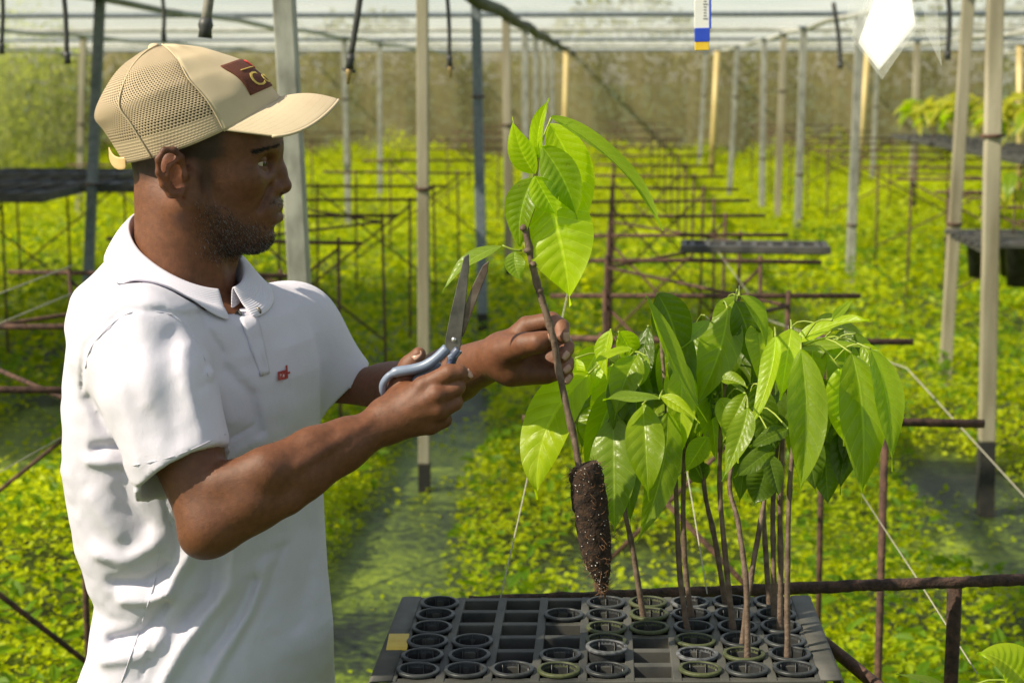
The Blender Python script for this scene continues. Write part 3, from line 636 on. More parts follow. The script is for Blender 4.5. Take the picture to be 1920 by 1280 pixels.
# ------------------------------------------------------------------ scissors
sc = thing('scissors', 'open grey steel scissors with blue grey handles held by the right hand', 'scissors', P(852, 640, 1.985))
simple('blade_steel', (.10, .095, .09), (.22, .20, .185), 40, .38, 160, .0006, .3, metal=.75)
simple('blade_rusty', (.09, .06, .045), (.20, .16, .13), 50, .5, 160, .0008, .4, metal=.6)
simple('handle_grey', (.15, .19, .27), (.20, .25, .34), 30, .38); simple('handle_dark', (.05, .07, .12), (.08, .10, .16), 30, .4)
simple('rivet', (.6, .58, .55), None, 1, .3, metal=.9)
def plate(pts, Y, th, name, mat, parent, bev=.0006):
    a = [P(x, y, Y) for x, y in pts]; b_ = [p+Vector((0, th, 0)) for p in a]; n = len(a)
    return MB().add(a+b_, [tuple(range(n)), tuple(range(2*n-1, n-1, -1))]+[(k, (k+1) % n+0, (k+1) % n+n, k+n)[::-1] for k in range(n)]).build(name, mat, parent, smooth=False, bevel=bev)
plate([(879, 476), (880, 500), (874, 560), (868, 610), (862, 662), (850, 668), (836, 660), (834, 640), (844, 590), (858, 530), (870, 482)], 1.984, .0018, 'blade', 'blade_steel', sc)
plate([(917, 489), (914, 510), (896, 556), (880, 600), (868, 632), (858, 628), (866, 590), (884, 540), (905, 498)], 1.9868, .0018, 'blade', 'blade_rusty', sc)
MB().lathe((0, 0, 0), [(0, .0012), (.0022, .0010), (.0030, 0)], 14).build('rivet', 'rivet', sc)
rv = [o_ for o_ in sc.children if o_.name.startswith('rivet')][0]; rv.location = P(851, 637, 1.9835)-sc.location; rv.rotation_euler = (math.pi/2, 0, 0)
rv.data.transform(Matrix.Translation(sc.location))
hl = MB().tube(spline([P(838, 652, 1.986), P(822, 668, 1.986), P(800, 684, 1.987), P(775, 692, 1.988), P(745, 697, 1.988), P(728, 706, 1.988), P(718, 722, 1.99), P(722, 738, 1.995), P(745, 728, 2.0), P(775, 712, 2.0), P(800, 700, 1.996), P(822, 680, 1.99)], 40), [.0058]*6+[.0064]*10+[.0046]*24, 10)
hl.build('handle', 'handle_grey', sc)
hl = MB().tube(spline([P(860, 655, 1.984), P(850, 668, 1.984), P(845, 690, 1.99), P(852, 715, 1.998), P(848, 745, 2.0), P(838, 772, 1.996), P(822, 780, 1.985), P(815, 755, 1.978), P(828, 715, 1.978), P(846, 682, 1.98)], 40), [.0056]*8+[.0045]*32, 10)
hl.build('handle', 'handle_dark', sc)
plate([(866, 657), (858, 670), (842, 676), (838, 668), (850, 660)], 1.979, .004, 'handle_tip', 'handle_grey', sc, .0015)
# ------------------------------------------------------------------ signed-distance modelling for the person
class Vol:
    def __init__(s, lo, hi, h):
        s.h = h; s.lo = np.array(lo, float); n = np.ceil((np.array(hi)-s.lo)/h).astype(int)+1
        s.g = [(s.lo[i]+h*np.arange(n[i])).astype(np.float32) for i in range(3)]; s.D = np.full(n, 1.0, np.float32); s.fold = None
    def put(s, fn, lo, hi, k=.0, mode='u', pad=.012):
        sl = []
        for i in range(3):
            a = np.searchsorted(s.g[i], lo[i]-pad-k); b = np.searchsorted(s.g[i], hi[i]+pad+k); sl.append(slice(a, b))
        if any(q.stop <= q.start for q in sl): return
        x, y, z = s.g[0][sl[0]][:, None, None], s.g[1][sl[1]][None, :, None], s.g[2][sl[2]][None, None, :]
        if s.fold is not None: y = s.fold-np.abs(y-s.fold)
        d = fn(x, y, z).astype(np.float32); D = s.D[tuple(sl)]
        if mode == 's': d = -d
        if mode == 'u': r = smin(D, d, k)
        else: r = -smin(-D, -d, k)
        s.D[tuple(sl)] = r
    def cone(s, a, b, ra, rb, k=.008, mode='u'):
        a, b = np.array(a), np.array(b); ba = b-a; L2 = max(float(ba@ba), 1e-12); R_ = max(ra, rb)
        def fn(x, y, z):
            t = np.clip(((x-a[0])*ba[0]+(y-a[1])*ba[1]+(z-a[2])*ba[2])/L2, 0, 1)
            return np.sqrt((x-a[0]-t*ba[0])**2+(y-a[1]-t*ba[1])**2+(z-a[2]-t*ba[2])**2)-(ra+(rb-ra)*t)
        lo = np.minimum(a, b)-R_; hi = np.maximum(a, b)+R_
        if s.fold is not None: lo[1] = min(lo[1], 2*s.fold-hi[1]); hi[1] = max(hi[1], 2*s.fold-lo[1])
        s.put(fn, lo, hi, k, mode)
    def chain(s, pts, rs, k=.006, mode='u'):
        for i in range(len(pts)-1): s.cone(pts[i], pts[i+1], rs[i], rs[i+1], k, mode)
    def ell(s, c, r, k=.008, mode='u', M=None):
        c, r = np.array(c), np.array(r, float); Mi = None if M is None else np.array(M).T
        def fn(x, y, z):
            p = [x-c[0], y-c[1], z-c[2]]
            if Mi is not None: p = [Mi[i][0]*p[0]+Mi[i][1]*p[1]+Mi[i][2]*p[2] for i in range(3)]
            k0 = np.sqrt((p[0]/r[0])**2+(p[1]/r[1])**2+(p[2]/r[2])**2); k1 = np.sqrt((p[0]/r[0]**2)**2+(p[1]/r[1]**2)**2+(p[2]/r[2]**2)**2)
            return k0*(k0-1)/np.maximum(k1, 1e-6)
        R_ = r.max(); lo = c-R_; hi = c+R_
        if s.fold is not None: lo[1] = min(lo[1], 2*s.fold-hi[1]); hi[1] = max(hi[1], 2*s.fold-lo[1])
        s.put(fn, lo, hi, k, mode)
    def mesh(s):
        D = s.D; n = D.shape
        for ax in range(3):
            for e in (0, -1):
                q = [slice(None)]*3; q[ax] = e; D[tuple(q)] = np.maximum(D[tuple(q)], .0004)
        inside = D < 0
        c = [inside[a:n[0]-1+a, b:n[1]-1+b, e:n[2]-1+e] for a in (0, 1) for b in (0, 1) for e in (0, 1)]
        cnt = sum(q.astype(np.int8) for q in c); act = (cnt > 0) & (cnt < 8); ijk = np.argwhere(act); m = len(ijk)
        idx = np.full([q-1 for q in n], -1, np.int32); idx[act] = np.arange(m)
        acc = np.zeros((m, 3)); w = np.zeros(m)
        for ax in range(3):
            o1, o2 = [(1, 2), (0, 2), (0, 1)][ax]
            for u in (0, 1):
                for v in (0, 1):
                    p = ijk.copy(); p[:, o1] += u; p[:, o2] += v; q = p.copy(); q[:, ax] += 1
                    a = D[p[:, 0], p[:, 1], p[:, 2]]; b = D[q[:, 0], q[:, 1], q[:, 2]]; cr = (a < 0) != (b < 0)
                    t = np.where(cr, a/np.where(a-b == 0, 1, a-b), 0); pt = p.astype(float); pt[:, ax] += t
                    acc[cr] += pt[cr]; w[cr] += 1
        V = acc/np.maximum(w, 1)[:, None]*s.h+s.lo; faces = []
        for ax in range(3):
            o1, o2 = [(1, 2), (2, 0), (0, 1)][ax]
            a = D[tuple(slice(0, n[i]-1) if i == ax else slice(1, n[i]-1) for i in range(3))]
            b = D[tuple(slice(1, n[i]) if i == ax else slice(1, n[i]-1) for i in range(3))]
            e = np.argwhere((a < 0) != (b < 0)); flip = (a < 0)[tuple(e.T)]
            for i in range(3):
                if i != ax: e[:, i] += 1
            def at(u, v):
                q = e.copy(); q[:, o1] -= u; q[:, o2] -= v; return idx[q[:, 0], q[:, 1], q[:, 2]]
            f = np.stack([at(0, 0), at(1, 0), at(1, 1), at(0, 1)], 1); f[~flip] = f[~flip][:, ::-1]; faces.append(f)
        F_ = np.concatenate(faces); F_ = F_[(F_ >= 0).all(1)]
        for _ in range(2):                                            # light smoothing
            A = np.zeros_like(V); cn = np.zeros(len(V))
            for k in range(4):
                np.add.at(A, F_[:, k], V[F_[:, (k+1) % 4]]); np.add.at(cn, F_[:, k], 1)
            V = V*.5+.5*A/np.maximum(cn, 1)[:, None]
        return V, F_
    def hit(s, px, py):
        """first surface point along the photo ray"""
        d = np.array(ray(px, py)); d = d/d[1]; Ys = np.arange(s.lo[1], s.g[1][-1], .0008); p = np.array(CAM)+d*Ys[:, None]
        q = np.rint((p-s.lo)/s.h).astype(int); ok = ((q >= 0) & (q < np.array(s.D.shape))).all(1)
        v = np.full(len(Ys), 1.0); v[ok] = s.D[q[ok, 0], q[ok, 1], q[ok, 2]]; i = np.argmax(v < 0) if (v < 0).any() else len(Ys)//2
        return Vector(p[i])
def smin(a, b, k):
    if k <= 0: return np.minimum(a, b)
    h = np.maximum(k-np.abs(a-b), 0)/k
    return np.minimum(a, b)-h*h*k*.25

# skin: colour comes from the body's own colour attribute (skin, lips, cropped hair, paler palms)
m, t, b, o = nodes('skin')
at_ = N(t, 'Attribute'); at_.attribute_name = 'col'
nz = noise(t, 130, 5); mr = N(t, 'MapRange'); t.links.new(nz, mr.inputs[0]); mr.inputs[3].default_value = .55; mr.inputs[4].default_value = 1.45
mx = N(t, 'Mix', data_type='RGBA'); mx.blend_type = 'MULTIPLY'; mx.inputs[0].default_value = 1
t.links.new(at_.outputs['Color'], mx.inputs[6]); t.links.new(mr.outputs[0], mx.inputs[7]); t.links.new(mx.outputs[2], b.inputs['Base Color'])
b.inputs['Roughness'].default_value = .54; b.inputs['Specular IOR Level'].default_value = .42
b.inputs['Subsurface Weight'].default_value = .05; b.inputs['Subsurface Radius'].default_value = (.012, .004, .002); b.inputs['Subsurface Scale'].default_value = .25
n2 = noise(t, 900, 3); n3 = noise(t, 220, 4); ad = N(t, 'Math', operation='ADD'); t.links.new(n2, ad.inputs[0]); t.links.new(n3, ad.inputs[1]); bump(t, b, ad.outputs[0], .4, .0009)
SKIN = np.array((.140, .053, .023)); PALE = np.array((.22, .098, .056)); HAIRC = np.array((.018, .012, .010)); LIP = np.array((.105, .042, .030))
man = thing('person', 'man in a white polo shirt and beige cap trimming a seedling with scissors', 'person', (P(370, 1280, 2.1).x, 2.1, 0))
BV, BF, BC = [], [], []
def body_add(V, F_, C):
    n = sum(len(v) for v in BV); BV.append(V); BF.append(F_+n); BC.append(C)

# ---- head (local frame: x forward, y towards camera, z up), in photo pixels around (390,300)
HS = mpp(390, 300, 2.10); HC = P(390, 300, 2.10); HA = R(11.5)
HF = Vector((math.cos(HA), math.sin(HA), 0)); HL = Vector((math.sin(HA), -math.cos(HA), 0))
def H(px, py, dy=0.0):
    k = 1-dy/2.16; return np.array(((px-390)*HS*k, -dy, -(py-300)*HS*k))          # y negative = towards camera
def Hw(p): return HC+HF*float(p[0])+HL*float(-p[1])+Vector((0, 0, float(p[2])))
def HwA(V): return np.array(HC)+V[:, :1]*np.array(HF)-V[:, 1:2]*np.array(HL)+V[:, 2:]*np.array((0, 0, 1))
px = HS
hv = Vol((-.125, -.115, -.185), (.115, .115, .145), .0016); hv.fold = 0.0
hv.ell(H(374, 222), (150*px, 112*px, 116*px), 0)
hv.ell(H(432, 290), (88*px, 90*px, 105*px), .03)
hv.ell(H(428, 375), (80*px, 70*px, 88*px), .03)
hv.ell(H(476, 394), (42*px, 46*px, 40*px), .02)
hv.ell(H(478, 440), (29*px, 34*px, 29*px), .018)
hv.cone(H(352, 374, .055), H(462, 446, .022), 22*px, 21*px, .022)
hv.cone(H(352, 330, .062), H(352, 375, .060), 20*px, 22*px, .025)
hv.ell(H(446, 332, .046), (36*px, 20*px, 22*px), .022)
hv.cone(H(510, 276, .006), H(478, 281, .044), 13*px, 12*px, .014)
hv.ell(H(494, 304, .034), (20*px, 19*px, 13*px), .014, 's')
hv.chain([H(511, 290), H(520, 322), H(527, 346)], [9*px, 10.5*px, 13*px], .012)
hv.ell(H(528, 350), (13*px, 14*px, 11*px), .008)
hv.ell(H(511, 353, .015), (15*px, 9*px, 10*px), .007)
hv.ell(H(521, 364, .008), (8*px, 5*px, 4*px), .004, 's')
hv.cone(H(502, 348, .026), H(484, 388, .036), 1.2*px, 1.2*px, .012, 's')
hv.chain([H(516, 385), H(504, 387, .014), H(486, 396, .026)], [9*px, 8*px, 4*px], .008)
hv.chain([H(516, 409), H(504, 410, .013), H(486, 401, .025)], [10*px, 8.5*px, 4*px], .008)
hv.chain([H(531, 396.5), H(512, 397, .013), H(484, 399, .028)], [2.4*px, 2.2*px, 2*px], .003, 's')
hv.cone(H(520, 428, 0), H(505, 430, .014), 5*px, 4*px, .010, 's')
EYE = H(481, 304, .0315); eyr = 17.5*px
hv.ell(EYE, (eyr*1.10,)*3, .004)
hv.ell(EYE+np.array((.0075, -.004, -.0012)), (.0105, .0120, .0024), .0015, 's')
hv.chain([H(466, 309, .045), H(480, 314, .042), H(496, 313, .032)], [2*px, 2.5*px, 2*px], .006)
# ear
E_ = lambda x, y, d=.088: H(x, y, d)
hv.ell(E_(330, 316, .078), (24*px, 8*px, 40*px), .008)
hv.ell(E_(337, 322, .090), (14*px, 11*px, 22*px), .004, 's')
hv.chain([E_(350, 312, .080), E_(347, 288, .085), E_(334, 275, .089), E_(316, 275, .092), E_(305, 291, .094), E_(304, 316, .093), E_(312, 340, .090), E_(326, 356, .085), E_(341, 357, .081), E_(349, 345, .079)], [4*px, 5*px, 5.5*px, 5.5*px, 5.5*px, 5*px, 5.5*px, 8*px, 8*px, 5*px], .004)
hv.chain([E_(338, 294, .088), E_(324, 304, .091), E_(319, 322, .091), E_(326, 341, .088)], [4*px]*4, .005)
hv.ell(E_(353, 322, .082), (6*px, 5*px, 9*px), .004)
# neck
hv.chain([H(306, 322), H(322, 375), H(334, 440)], [48*px, 54*px, 58*px], .03); hv.chain([H(350, 385), H(340, 450), H(330, 545), H(325, 590)], [72*px, 72*px, 76*px, 86*px], .03)
hv.cone(H(338, 385, .052), H(415, 540, .018), 13*px, 12*px, .02)
hv.cone(H(425, 480), H(418, 520), 12*px, 12*px, .02)
V, F_ = hv.mesh()
X_, Y_, Z_ = V[:, 0]/px+390, np.abs(V[:, 1]), 300-V[:, 2]/px        # photo-like coordinates of each vertex
C = np.tile(SKIN, (len(V), 1))
nzv = vnoise(X_, Z_, .09, 3)
def blend(C, col, f): return C*(1-f[:, None])+col*f[:, None]
sm = lambda x, a, b_: np.clip((x-a)/(b_-a), 0, 1)**2*(3-2*np.clip((x-a)/(b_-a), 0, 1))
hair = np.maximum(sm(-Z_, -(338+.12*(300-X_)), -(318))*sm(-X_, -318, -295), sm(-Z_, -300, -286)*sm(-X_, -440, -405))      # nape and temple
hair = np.maximum(hair, sm(-Z_, -292, -270)*sm(-X_, -418, -350)*(X_ > 300))
side = sm(X_, 368, 384)*sm(-X_, -412, -392)*sm(Z_, 270, 285)*sm(-Z_, -372, -330)                                         # sideburn
jawl = 372+(X_-350)*.35
beard = sm(X_, 352, 415)*sm(Z_-(345+(X_-380)*.55), 0, 48)*sm(-Z_, -492, -470)
beard = np.maximum(beard, sm(X_, 488, 500)*sm(Z_, 366, 373)*sm(-Z_, -388, -380)*.3)                                       # moustache
beard *= 1-np.exp(-((X_-518)/20)**2-((Z_-398)/15)**2)*.95
C = blend(C, HAIRC, np.clip(hair*.85+side*.6, 0, .9)); C = blend(C, np.array((.035, .02, .014)), beard*(.15+.42*nzv))
must = sm(X_, 486, 498)*sm(Z_, 364, 371)*sm(-Z_, -389, -381); C = blend(C, np.array((.045, .024, .016)), must*(.2+.3*nzv))
brw = sm(X_, 468, 480)*np.exp(-((Z_-(283-.26*(X_-472)))/(1.8+.05*(X_-468)))**2)*(Y_ < .06); C = blend(C, HAIRC, np.clip(brw, 0, 1)*(.25+.4*vnoise(X_, Z_, .5, 9)))
lip = np.exp(-((X_-518)/16)**4-((Z_-398)/17)**4); C = blend(C, LIP, lip*.7)
ear = np.exp(-((X_-325)/30)**4-((Z_-316)/45)**4)*(Y_ > .07); C = blend(C, SKIN*np.array((1.35, 1.12, 1.0)), ear*.7)
body_add(HwA(V), F_ if True else F_, C)
hair_pts = V[(beard**1.4 > rng.random(len(V)))]

# ---- near arm with the scissors hand
def W(px, py, Y): return np.array(P(px, py, Y))
av = Vol(np.array(W(225, 1075, 1.84))-(.0, .03, .0), np.array(W(905, 540, 2.03))+(0, .03, 0), .0017)
SH = W(285, 645, 1.958); EL = W(396, 982, 1.875); WR = W(712, 797, 1.962)
av.chain([SH, W(335, 800, 1.91), EL], [.050, .045, .033], .02)
av.ell(W(376, 1012, 1.878), (.020, .022, .018), .02)
av.chain([EL, W(470, 932, 1.885), W(560, 882, 1.91), W(640, 838, 1.938), WR], [.032, .0345, .032, .0262, .0235], .02)
av.chain([W(415, 905, 1.872), W(500, 880, 1.878), W(585, 835, 1.912), W(650, 806, 1.94)], [.021, .024, .019, .012], .014); av.chain([W(430, 1000, 1.868), W(540, 935, 1.888), W(650, 855, 1.935)], [.012, .014, .009], .014); av.chain([W(560, 870, 1.878), W(640, 822, 1.915), W(700, 788, 1.943)], [.006, .0045, .0035], .008)
mc = [W(792, 726, 1.966), W(818, 742, 1.957), W(822, 770, 1.960), W(806, 798, 1.968)]
for q, r0, r1 in zip(mc, (.019, .021, .021, .018), (.0125, .0125, .012, .011)): av.cone(W(728, 789, 1.968), q, r0, r1, .014)
av.cone(W(735, 775, 1.975), W(765, 740, 1.985), .020, .016, .016)
fing = [([mc[0], W(842, 699, 1.957), W(860, 698, 1.960), W(872, 703, 1.966)], [.0122, .0108, .0098, .0080]),
        ([mc[1], W(856, 725, 1.962), W(852, 724, 1.985), W(826, 736, 2.002)], [.0122, .0106, .0098, .0085]),
        ([mc[2], W(852, 754, 1.966), W(848, 754, 1.990), W(820, 762, 2.004)], [.0118, .0103, .0095, .0082]),
        ([mc[3], W(833, 787, 1.972), W(828, 784, 1.994), W(806, 788, 2.004)], [.0108, .0092, .0085, .0075])]
for pts_, rs_ in fing: av.chain(pts_, rs_, .0016)
for q in mc: av.ell(q+np.array((.001, -.0045, .003)), (.0100,)*3, .006); av.cone(q+np.array((0, -.007, .002)), W(735, 785, 1.950), .0042, .0030, .006)
av.chain([W(738, 768, 1.99), W(752, 712, 2.004), W(768, 686, 2.004), W(785, 664, 2.0)], [.018, .0125, .0115, .0090], .008)
V, F_ = av.mesh(); C = np.tile(SKIN, (len(V), 1))
for tip in (fing[0][0][3], fing[0][0][1], W(785, 664, 2.0), fing[1][0][1], fing[2][0][1]):
    C = blend(C, PALE, np.exp(-(np.linalg.norm(V-np.array(tip), axis=1)/.014)**2)*.45)
body_add(V, F_, C)
# ---- far arm holding the cutting
fv = Vol(np.array(W(540, 830, 2.0))-(.0, .0, .0), np.array(W(1085, 480, 2.36)), .0017)
fv.chain([W(555, 610, 2.29), W(640, 745, 2.30)], [.048, .040], .02)
fv.chain([W(640, 748, 2.30), W(730, 740, 2.265), W(850, 702, 2.19), W(935, 668, 2.115)], [.039, .040, .034, .0262], .02)
fm = [W(988, 612, 2.108), W(1003, 640, 2.122), W(1003, 667, 2.122), W(994, 690, 2.115)]
for q, r1 in zip(fm, (.0135, .013, .0125, .012)): fv.cone(W(945, 668, 2.11), q, .0235, r1, .014)
ff = [([fm[0], W(1034, 601, 2.098), W(1052, 612, 2.078), W(1055, 632, 2.064)], [.0128, .0112, .0102, .0085]),
      ([fm[1], W(1054, 640, 2.114), W(1063, 652, 2.086), W(1054, 667, 2.066)], [.0125, .0112, .0102, .0085]),
      ([fm[2], W(1056, 672, 2.110), W(1064, 682, 2.086), W(1057, 692, 2.068)], [.0118, .0105, .0098, .0080]),
      ([fm[3], W(1046, 697, 2.104), W(1062, 704, 2.086), W(1060, 711, 2.074)], [.0108, .0094, .0086, .0072])]
for pts_, rs_ in ff: fv.chain(pts_, rs_, .0016)
fv.cone(W(960, 698, 2.10), W(1020, 700, 2.105), .018, .013, .014)
th = [W(948, 658, 2.090), W(984, 646, 2.064), W(1008, 642, 2.054), W(1025, 634, 2.056)]
fv.chain(th, [.0200, .0140, .0118, .0092], .008)
V, F_ = fv.mesh(); C = np.tile(SKIN, (len(V), 1))
for pts_, rs_ in ff:
    for j, s_ in ((3, .016), (2, .013)): C = blend(C, PALE*1.1, np.exp(-(np.linalg.norm(V-np.array(pts_[j]), axis=1)/s_)**2)*.6)
C = blend(C, PALE, np.exp(-(np.linalg.norm(V-np.array(th[3]), axis=1)/.014)**2)*.5)
palm = np.exp(-(np.linalg.norm((V-np.array(W(1005, 672, 2.09)))/np.array((1, .6, 1)), axis=1)/.028)**2); C = blend(C, PALE*.75, palm*.6)
body_add(V, F_, C)
# ---- torso under the shirt, legs
TA = R(38); TF = np.array((math.cos(TA), -math.sin(TA), 0)); TLt = np.array((-math.sin(TA), -math.cos(TA), 0))   # forward, his right
def torso_fn(sl, grow=0.0):
    tab = sorted([(float(P(c, y, 2.1).z), P(c, y, 2.1).x, wd*HS/.806) for y, c, wd in sl])
    zz, cx, bb = [np.array(q) for q in zip(*tab)]
    def fn(x, y, z):
        c = np.interp(z, zz, cx); b_ = np.interp(z, zz, bb)+grow; a = b_*.66
        u = (x-c)*TF[0]+(y-2.10)*TF[1]; v = (x-c)*TLt[0]+(y-2.10)*TLt[1]
        e = np.sqrt((u/a)**2+(v/b_)**2+1e-9); return (e-1)*np.minimum(a, b_)*.9
    return fn, zz[0], zz[-1]
SL = [(470, 348, 45), (505, 348, 75), (530, 350, 108), (555, 353, 145), (590, 358, 182), (645, 364, 208), (700, 366, 218), (850, 368, 220), (1000, 383, 214), (1100, 403, 202), (1200, 400, 216), (1280, 388, 230), (1420, 392, 236)]
tv = Vol((-.78, 1.80, .05), (-.17, 2.42, 1.56), .009)
fn, z0, z1 = torso_fn(SL, -.02); xx = P(370, 900, 2.1).x
tv.put(lambda x, y, z: np.maximum(fn(x, y, z), np.maximum(z-z1, z0-z)), (xx-.25, 1.86, z0), (xx+.25, 2.36, z1), 0)
hip = np.array((P(378, 1420, 2.1).x, 2.1, z0))
for s in (-1, 1):
    h0 = hip+TLt*.085*s; tv.chain([h0, h0+np.array((0, 0, -.38))+TF*.02, h0*np.array((1, 1, 0))+np.array((0, 0, .09))], [.085, .06, .045], .04)
V, F_ = tv.mesh(); body_add(V, F_, np.tile(SKIN, (len(V), 1)))
# weld the overlapping volumes into one continuous skin, then carry the colours over
MATS['plain'] = MATS['skin']; tmp = np_mesh('weld', np.concatenate(BV), np.concatenate(BF), 'skin'); rm = tmp.modifiers.new('weld', 'REMESH'); rm.mode = 'VOXEL'; rm.voxel_size = .0016; rm.use_smooth_shade = True
ev = tmp.evaluated_get(bpy.context.evaluated_depsgraph_get()); em = ev.to_mesh(); nvv = len(em.vertices); V = np.empty(nvv*3, np.float32); em.vertices.foreach_get('co', V); V = V.reshape(-1, 3)
npl = len(em.polygons); lt = np.empty(npl, np.int32); em.polygons.foreach_get('loop_total', lt); li = np.empty(len(em.loops), np.int32); em.loops.foreach_get('vertex_index', li)
F_ = li.reshape(-1, 4) if (lt == 4).all() else None
ev.to_mesh_clear(); bpy.data.objects.remove(tmp)
from mathutils.kdtree import KDTree
BVa, BCa = np.concatenate(BV), np.concatenate(BC); kd = KDTree(len(BVa))
for i_, p_ in enumerate(BVa.tolist()): kd.insert(p_, i_)
kd.balance(); ix = np.array([kd.find(p_)[1] for p_ in V.tolist()]); C = BCa[ix]
body = np_mesh('body', V, F_, 'skin', man, color=C)
# nails
simple('nail', (.42, .24, .17), (.5, .31, .23), 80, .3)
def nail(p, out, along, wdt=.0058, ln=.0075):
    out = Vector(out).normalized(); al = Vector(along); al = (al-out*al.dot(out)).normalized(); sd = al.cross(out); p = Vector(p); rows = []
    for i in range(6):
        v = i/5*2-1
        rows.append([p+al*(v*ln)+sd*(wdt*u*math.sqrt(max(.05, 1-.75*max(0, v)**2-.4*max(0, -v)**4)))+out*(-.22*wdt*u*u*1.6) for u in np.linspace(-1, 1, 7)])
    MB().grid(rows).build('nail', 'nail', body, solid=.0007)
nail(Vector(fing[0][0][3])+Vector((.0066, -.0038, .0030)), (.75, -.45, .45), (.6, 0, -.6), .0050, .0055)
nail(P(781, 664, 1.9925), (-.3, -.8, .6), (.5, 0, .6), .0052, .0065)
for pts_, rs_, dx in ((ff[0][0], ff[0][1], .0052), (ff[1][0], ff[1][1], .0056), (ff[2][0], ff[2][1], .0054), (ff[3][0], ff[3][1], .005)):
    d = Vector(pts_[3]-pts_[2]).normalized(); nail(Vector(pts_[3])+Vector((.0052, -.0062, .001))*(rs_[3]/.0085), (.62, -.78, .1), (d.x, d.y*.3, d.z), .0046, .0060)
nail(Vector(th[3])+Vector((.0012, -.0088, .0010)), (.1, -1, .15), (.9, 0, .3), .0056, .0070)
# eye
simple('sclera', (.62, .52, .42), None, 1, .15); simple('iris', (.02, .011, .007), None, 1, .1); simple('brow_hair', (.010, .008, .007), None, 1, .7); simple('stubble', (.012, .010, .009), None, 1, .6); simple('stubble_grey', (.30, .28, .26), None, 1, .6)
for s in (1, -1):
    c = Hw(EYE*np.array((1, s, 1))); MB().lathe((0, 0, 0), [(eyr*math.sin(a), eyr*math.cos(a)) for a in np.linspace(.01, 3.13, 14)], 20)
    e = MB(); e.v = []; e.lathe(c, [(eyr*math.sin(a), eyr*math.cos(a)) for a in np.linspace(.01, 3.13, 14)], 20); eb = e.build('eye', 'sclera', body)
    d = (HF*.96+HL*s*.28-Vector((0, 0, .12))).normalized(); u = d.orthogonal().normalized(); q = d.cross(u); rows = []
    for rr in (0, .3, .60): rows.append([c+d*(eyr*1.012*math.cos(rr))+(u*math.cos(a)+q*math.sin(a))*eyr*1.012*math.sin(rr) for a in np.linspace(0, 2*math.pi, 17)])
    MB().grid(rows).build('iris', 'iris', eb)
# brow, stubble hairs
def surf(px_, py_, side=1):
    """point on the head's camera side"""
    x, z = (px_-390)*HS, -(py_-300)*HS
    i = int(round((x-hv.lo[0])/hv.h)); k = int(round((z-hv.lo[2])/hv.h)); col = hv.D[i, :, k]; j = np.argmax(col < 0)
    return Vector((x, hv.g[1][j], z))
bm_ = MB(); rb = random.Random(3)
for _ in range(320):
    u = rb.random(); x = 472+u*50; y = 283-11*u+rb.gauss(0, 2.6)*(1-.3*u); p = surf(x, y)
    a = Hw(np.array(p)+np.array((.0006, -.0016, 0))); e = Hw(np.array(p)+np.array((-.0032-.001*rb.random(), -.0024, .0012*rb.uniform(-.6, 1))))
    bm_.tube([a, e], [.00024, .00008], 3, cap=False)
prop(bm_.build('eyebrow', 'brow_hair', body), kind='stuff')
s1, s2 = MB(), MB(); nmask = len(hair_pts)
for _ in range(10000):
    p = hair_pts[rb.randrange(nmask)]
    if p[1] > 0 and rb.random() < .7: continue
    L_ = rb.uniform(.0012, .0030); out = np.array((p[0]*.2+.02, p[1], -.01)); out = out/np.linalg.norm(out); q = p+np.array([rb.uniform(-.0008, .0008) for _ in range(3)])
    dr = out*.55+np.array((.15, 0, -.75))+np.array([rb.uniform(-.4, .4) for _ in range(3)])
    (s2 if rb.random() < .2 else s1).tube([Hw(q), Hw(q+dr*L_)], [.00017, .00008], 3, cap=False)
prop(s1.build('beard', 'stubble', body), kind='stuff'); prop(s2.build('grey_beard_hairs', 'stubble_grey', body), kind='stuff')

# ---- polo shirt
m, t, b, o = nodes('cotton')
col = ramp(t, noise(t, 7, 4), [(.3, (.62, .60, .68)), (.7, (.68, .66, .74))]); t.links.new(col, b.inputs['Base Color'])
b.inputs['Roughness'].default_value = .85; b.inputs['Specular IOR Level'].default_value = .15
b.inputs['Sheen Weight'].default_value = .15
n1 = noise(t, 1400, 2); n2 = noise(t, 38, 4); ad = N(t, 'Math', operation='MULTIPLY_ADD'); t.links.new(n2, ad.inputs[0]); ad.inputs[1].default_value = 2.2; t.links.new(n1, ad.inputs[2]); n5 = noise(t, 13, 6, stretch=(1, 1, .5), rough=.6); ad5 = N(t, 'Math', operation='MULTIPLY_ADD'); t.links.new(n5, ad5.inputs[0]); ad5.inputs[1].default_value = 5.0; t.links.new(ad.outputs[0], ad5.inputs[2]); bump(t, b, ad5.outputs[0], .45, .0018)
NCK = np.array(P(338, 476, 2.10))
sv = Vol((W(60, 1430, 2.1)[0], 1.80, W(95, 1430, 2.1)[2]-.01), (W(700, 400, 2.1)[0]+.02, 2.42, W(95, 430, 2.1)[2]), .0031)
fn, z0, z1 = torso_fn(SL)
sv.put(lambda x, y, z: np.maximum(fn(x, y, z), np.maximum(z-z1, z0-z)), (xx-.27, 1.84, z0), (xx+.27, 2.38, z1), 0)
sv.chain([W(268, 496, 2.15), W(230, 590, 2.085)], [.038, .066], .04); sv.chain([W(335, 608, 2.03), W(264, 642, 1.966)], [.045, .068], .04); sv.chain([W(264, 642, 1.966), W(300, 740, 1.925)], [.068, .067], .02)       # near shoulder and sleeve
sv.chain([W(300, 740, 1.925), W(348, 900, 1.890)], [.067, .0595], .010)
sv.chain([W(440, 600, 2.18), W(546, 622, 2.285), W(640, 742, 2.30)], [.05, .060, .058], .04)          # far shoulder and sleeve
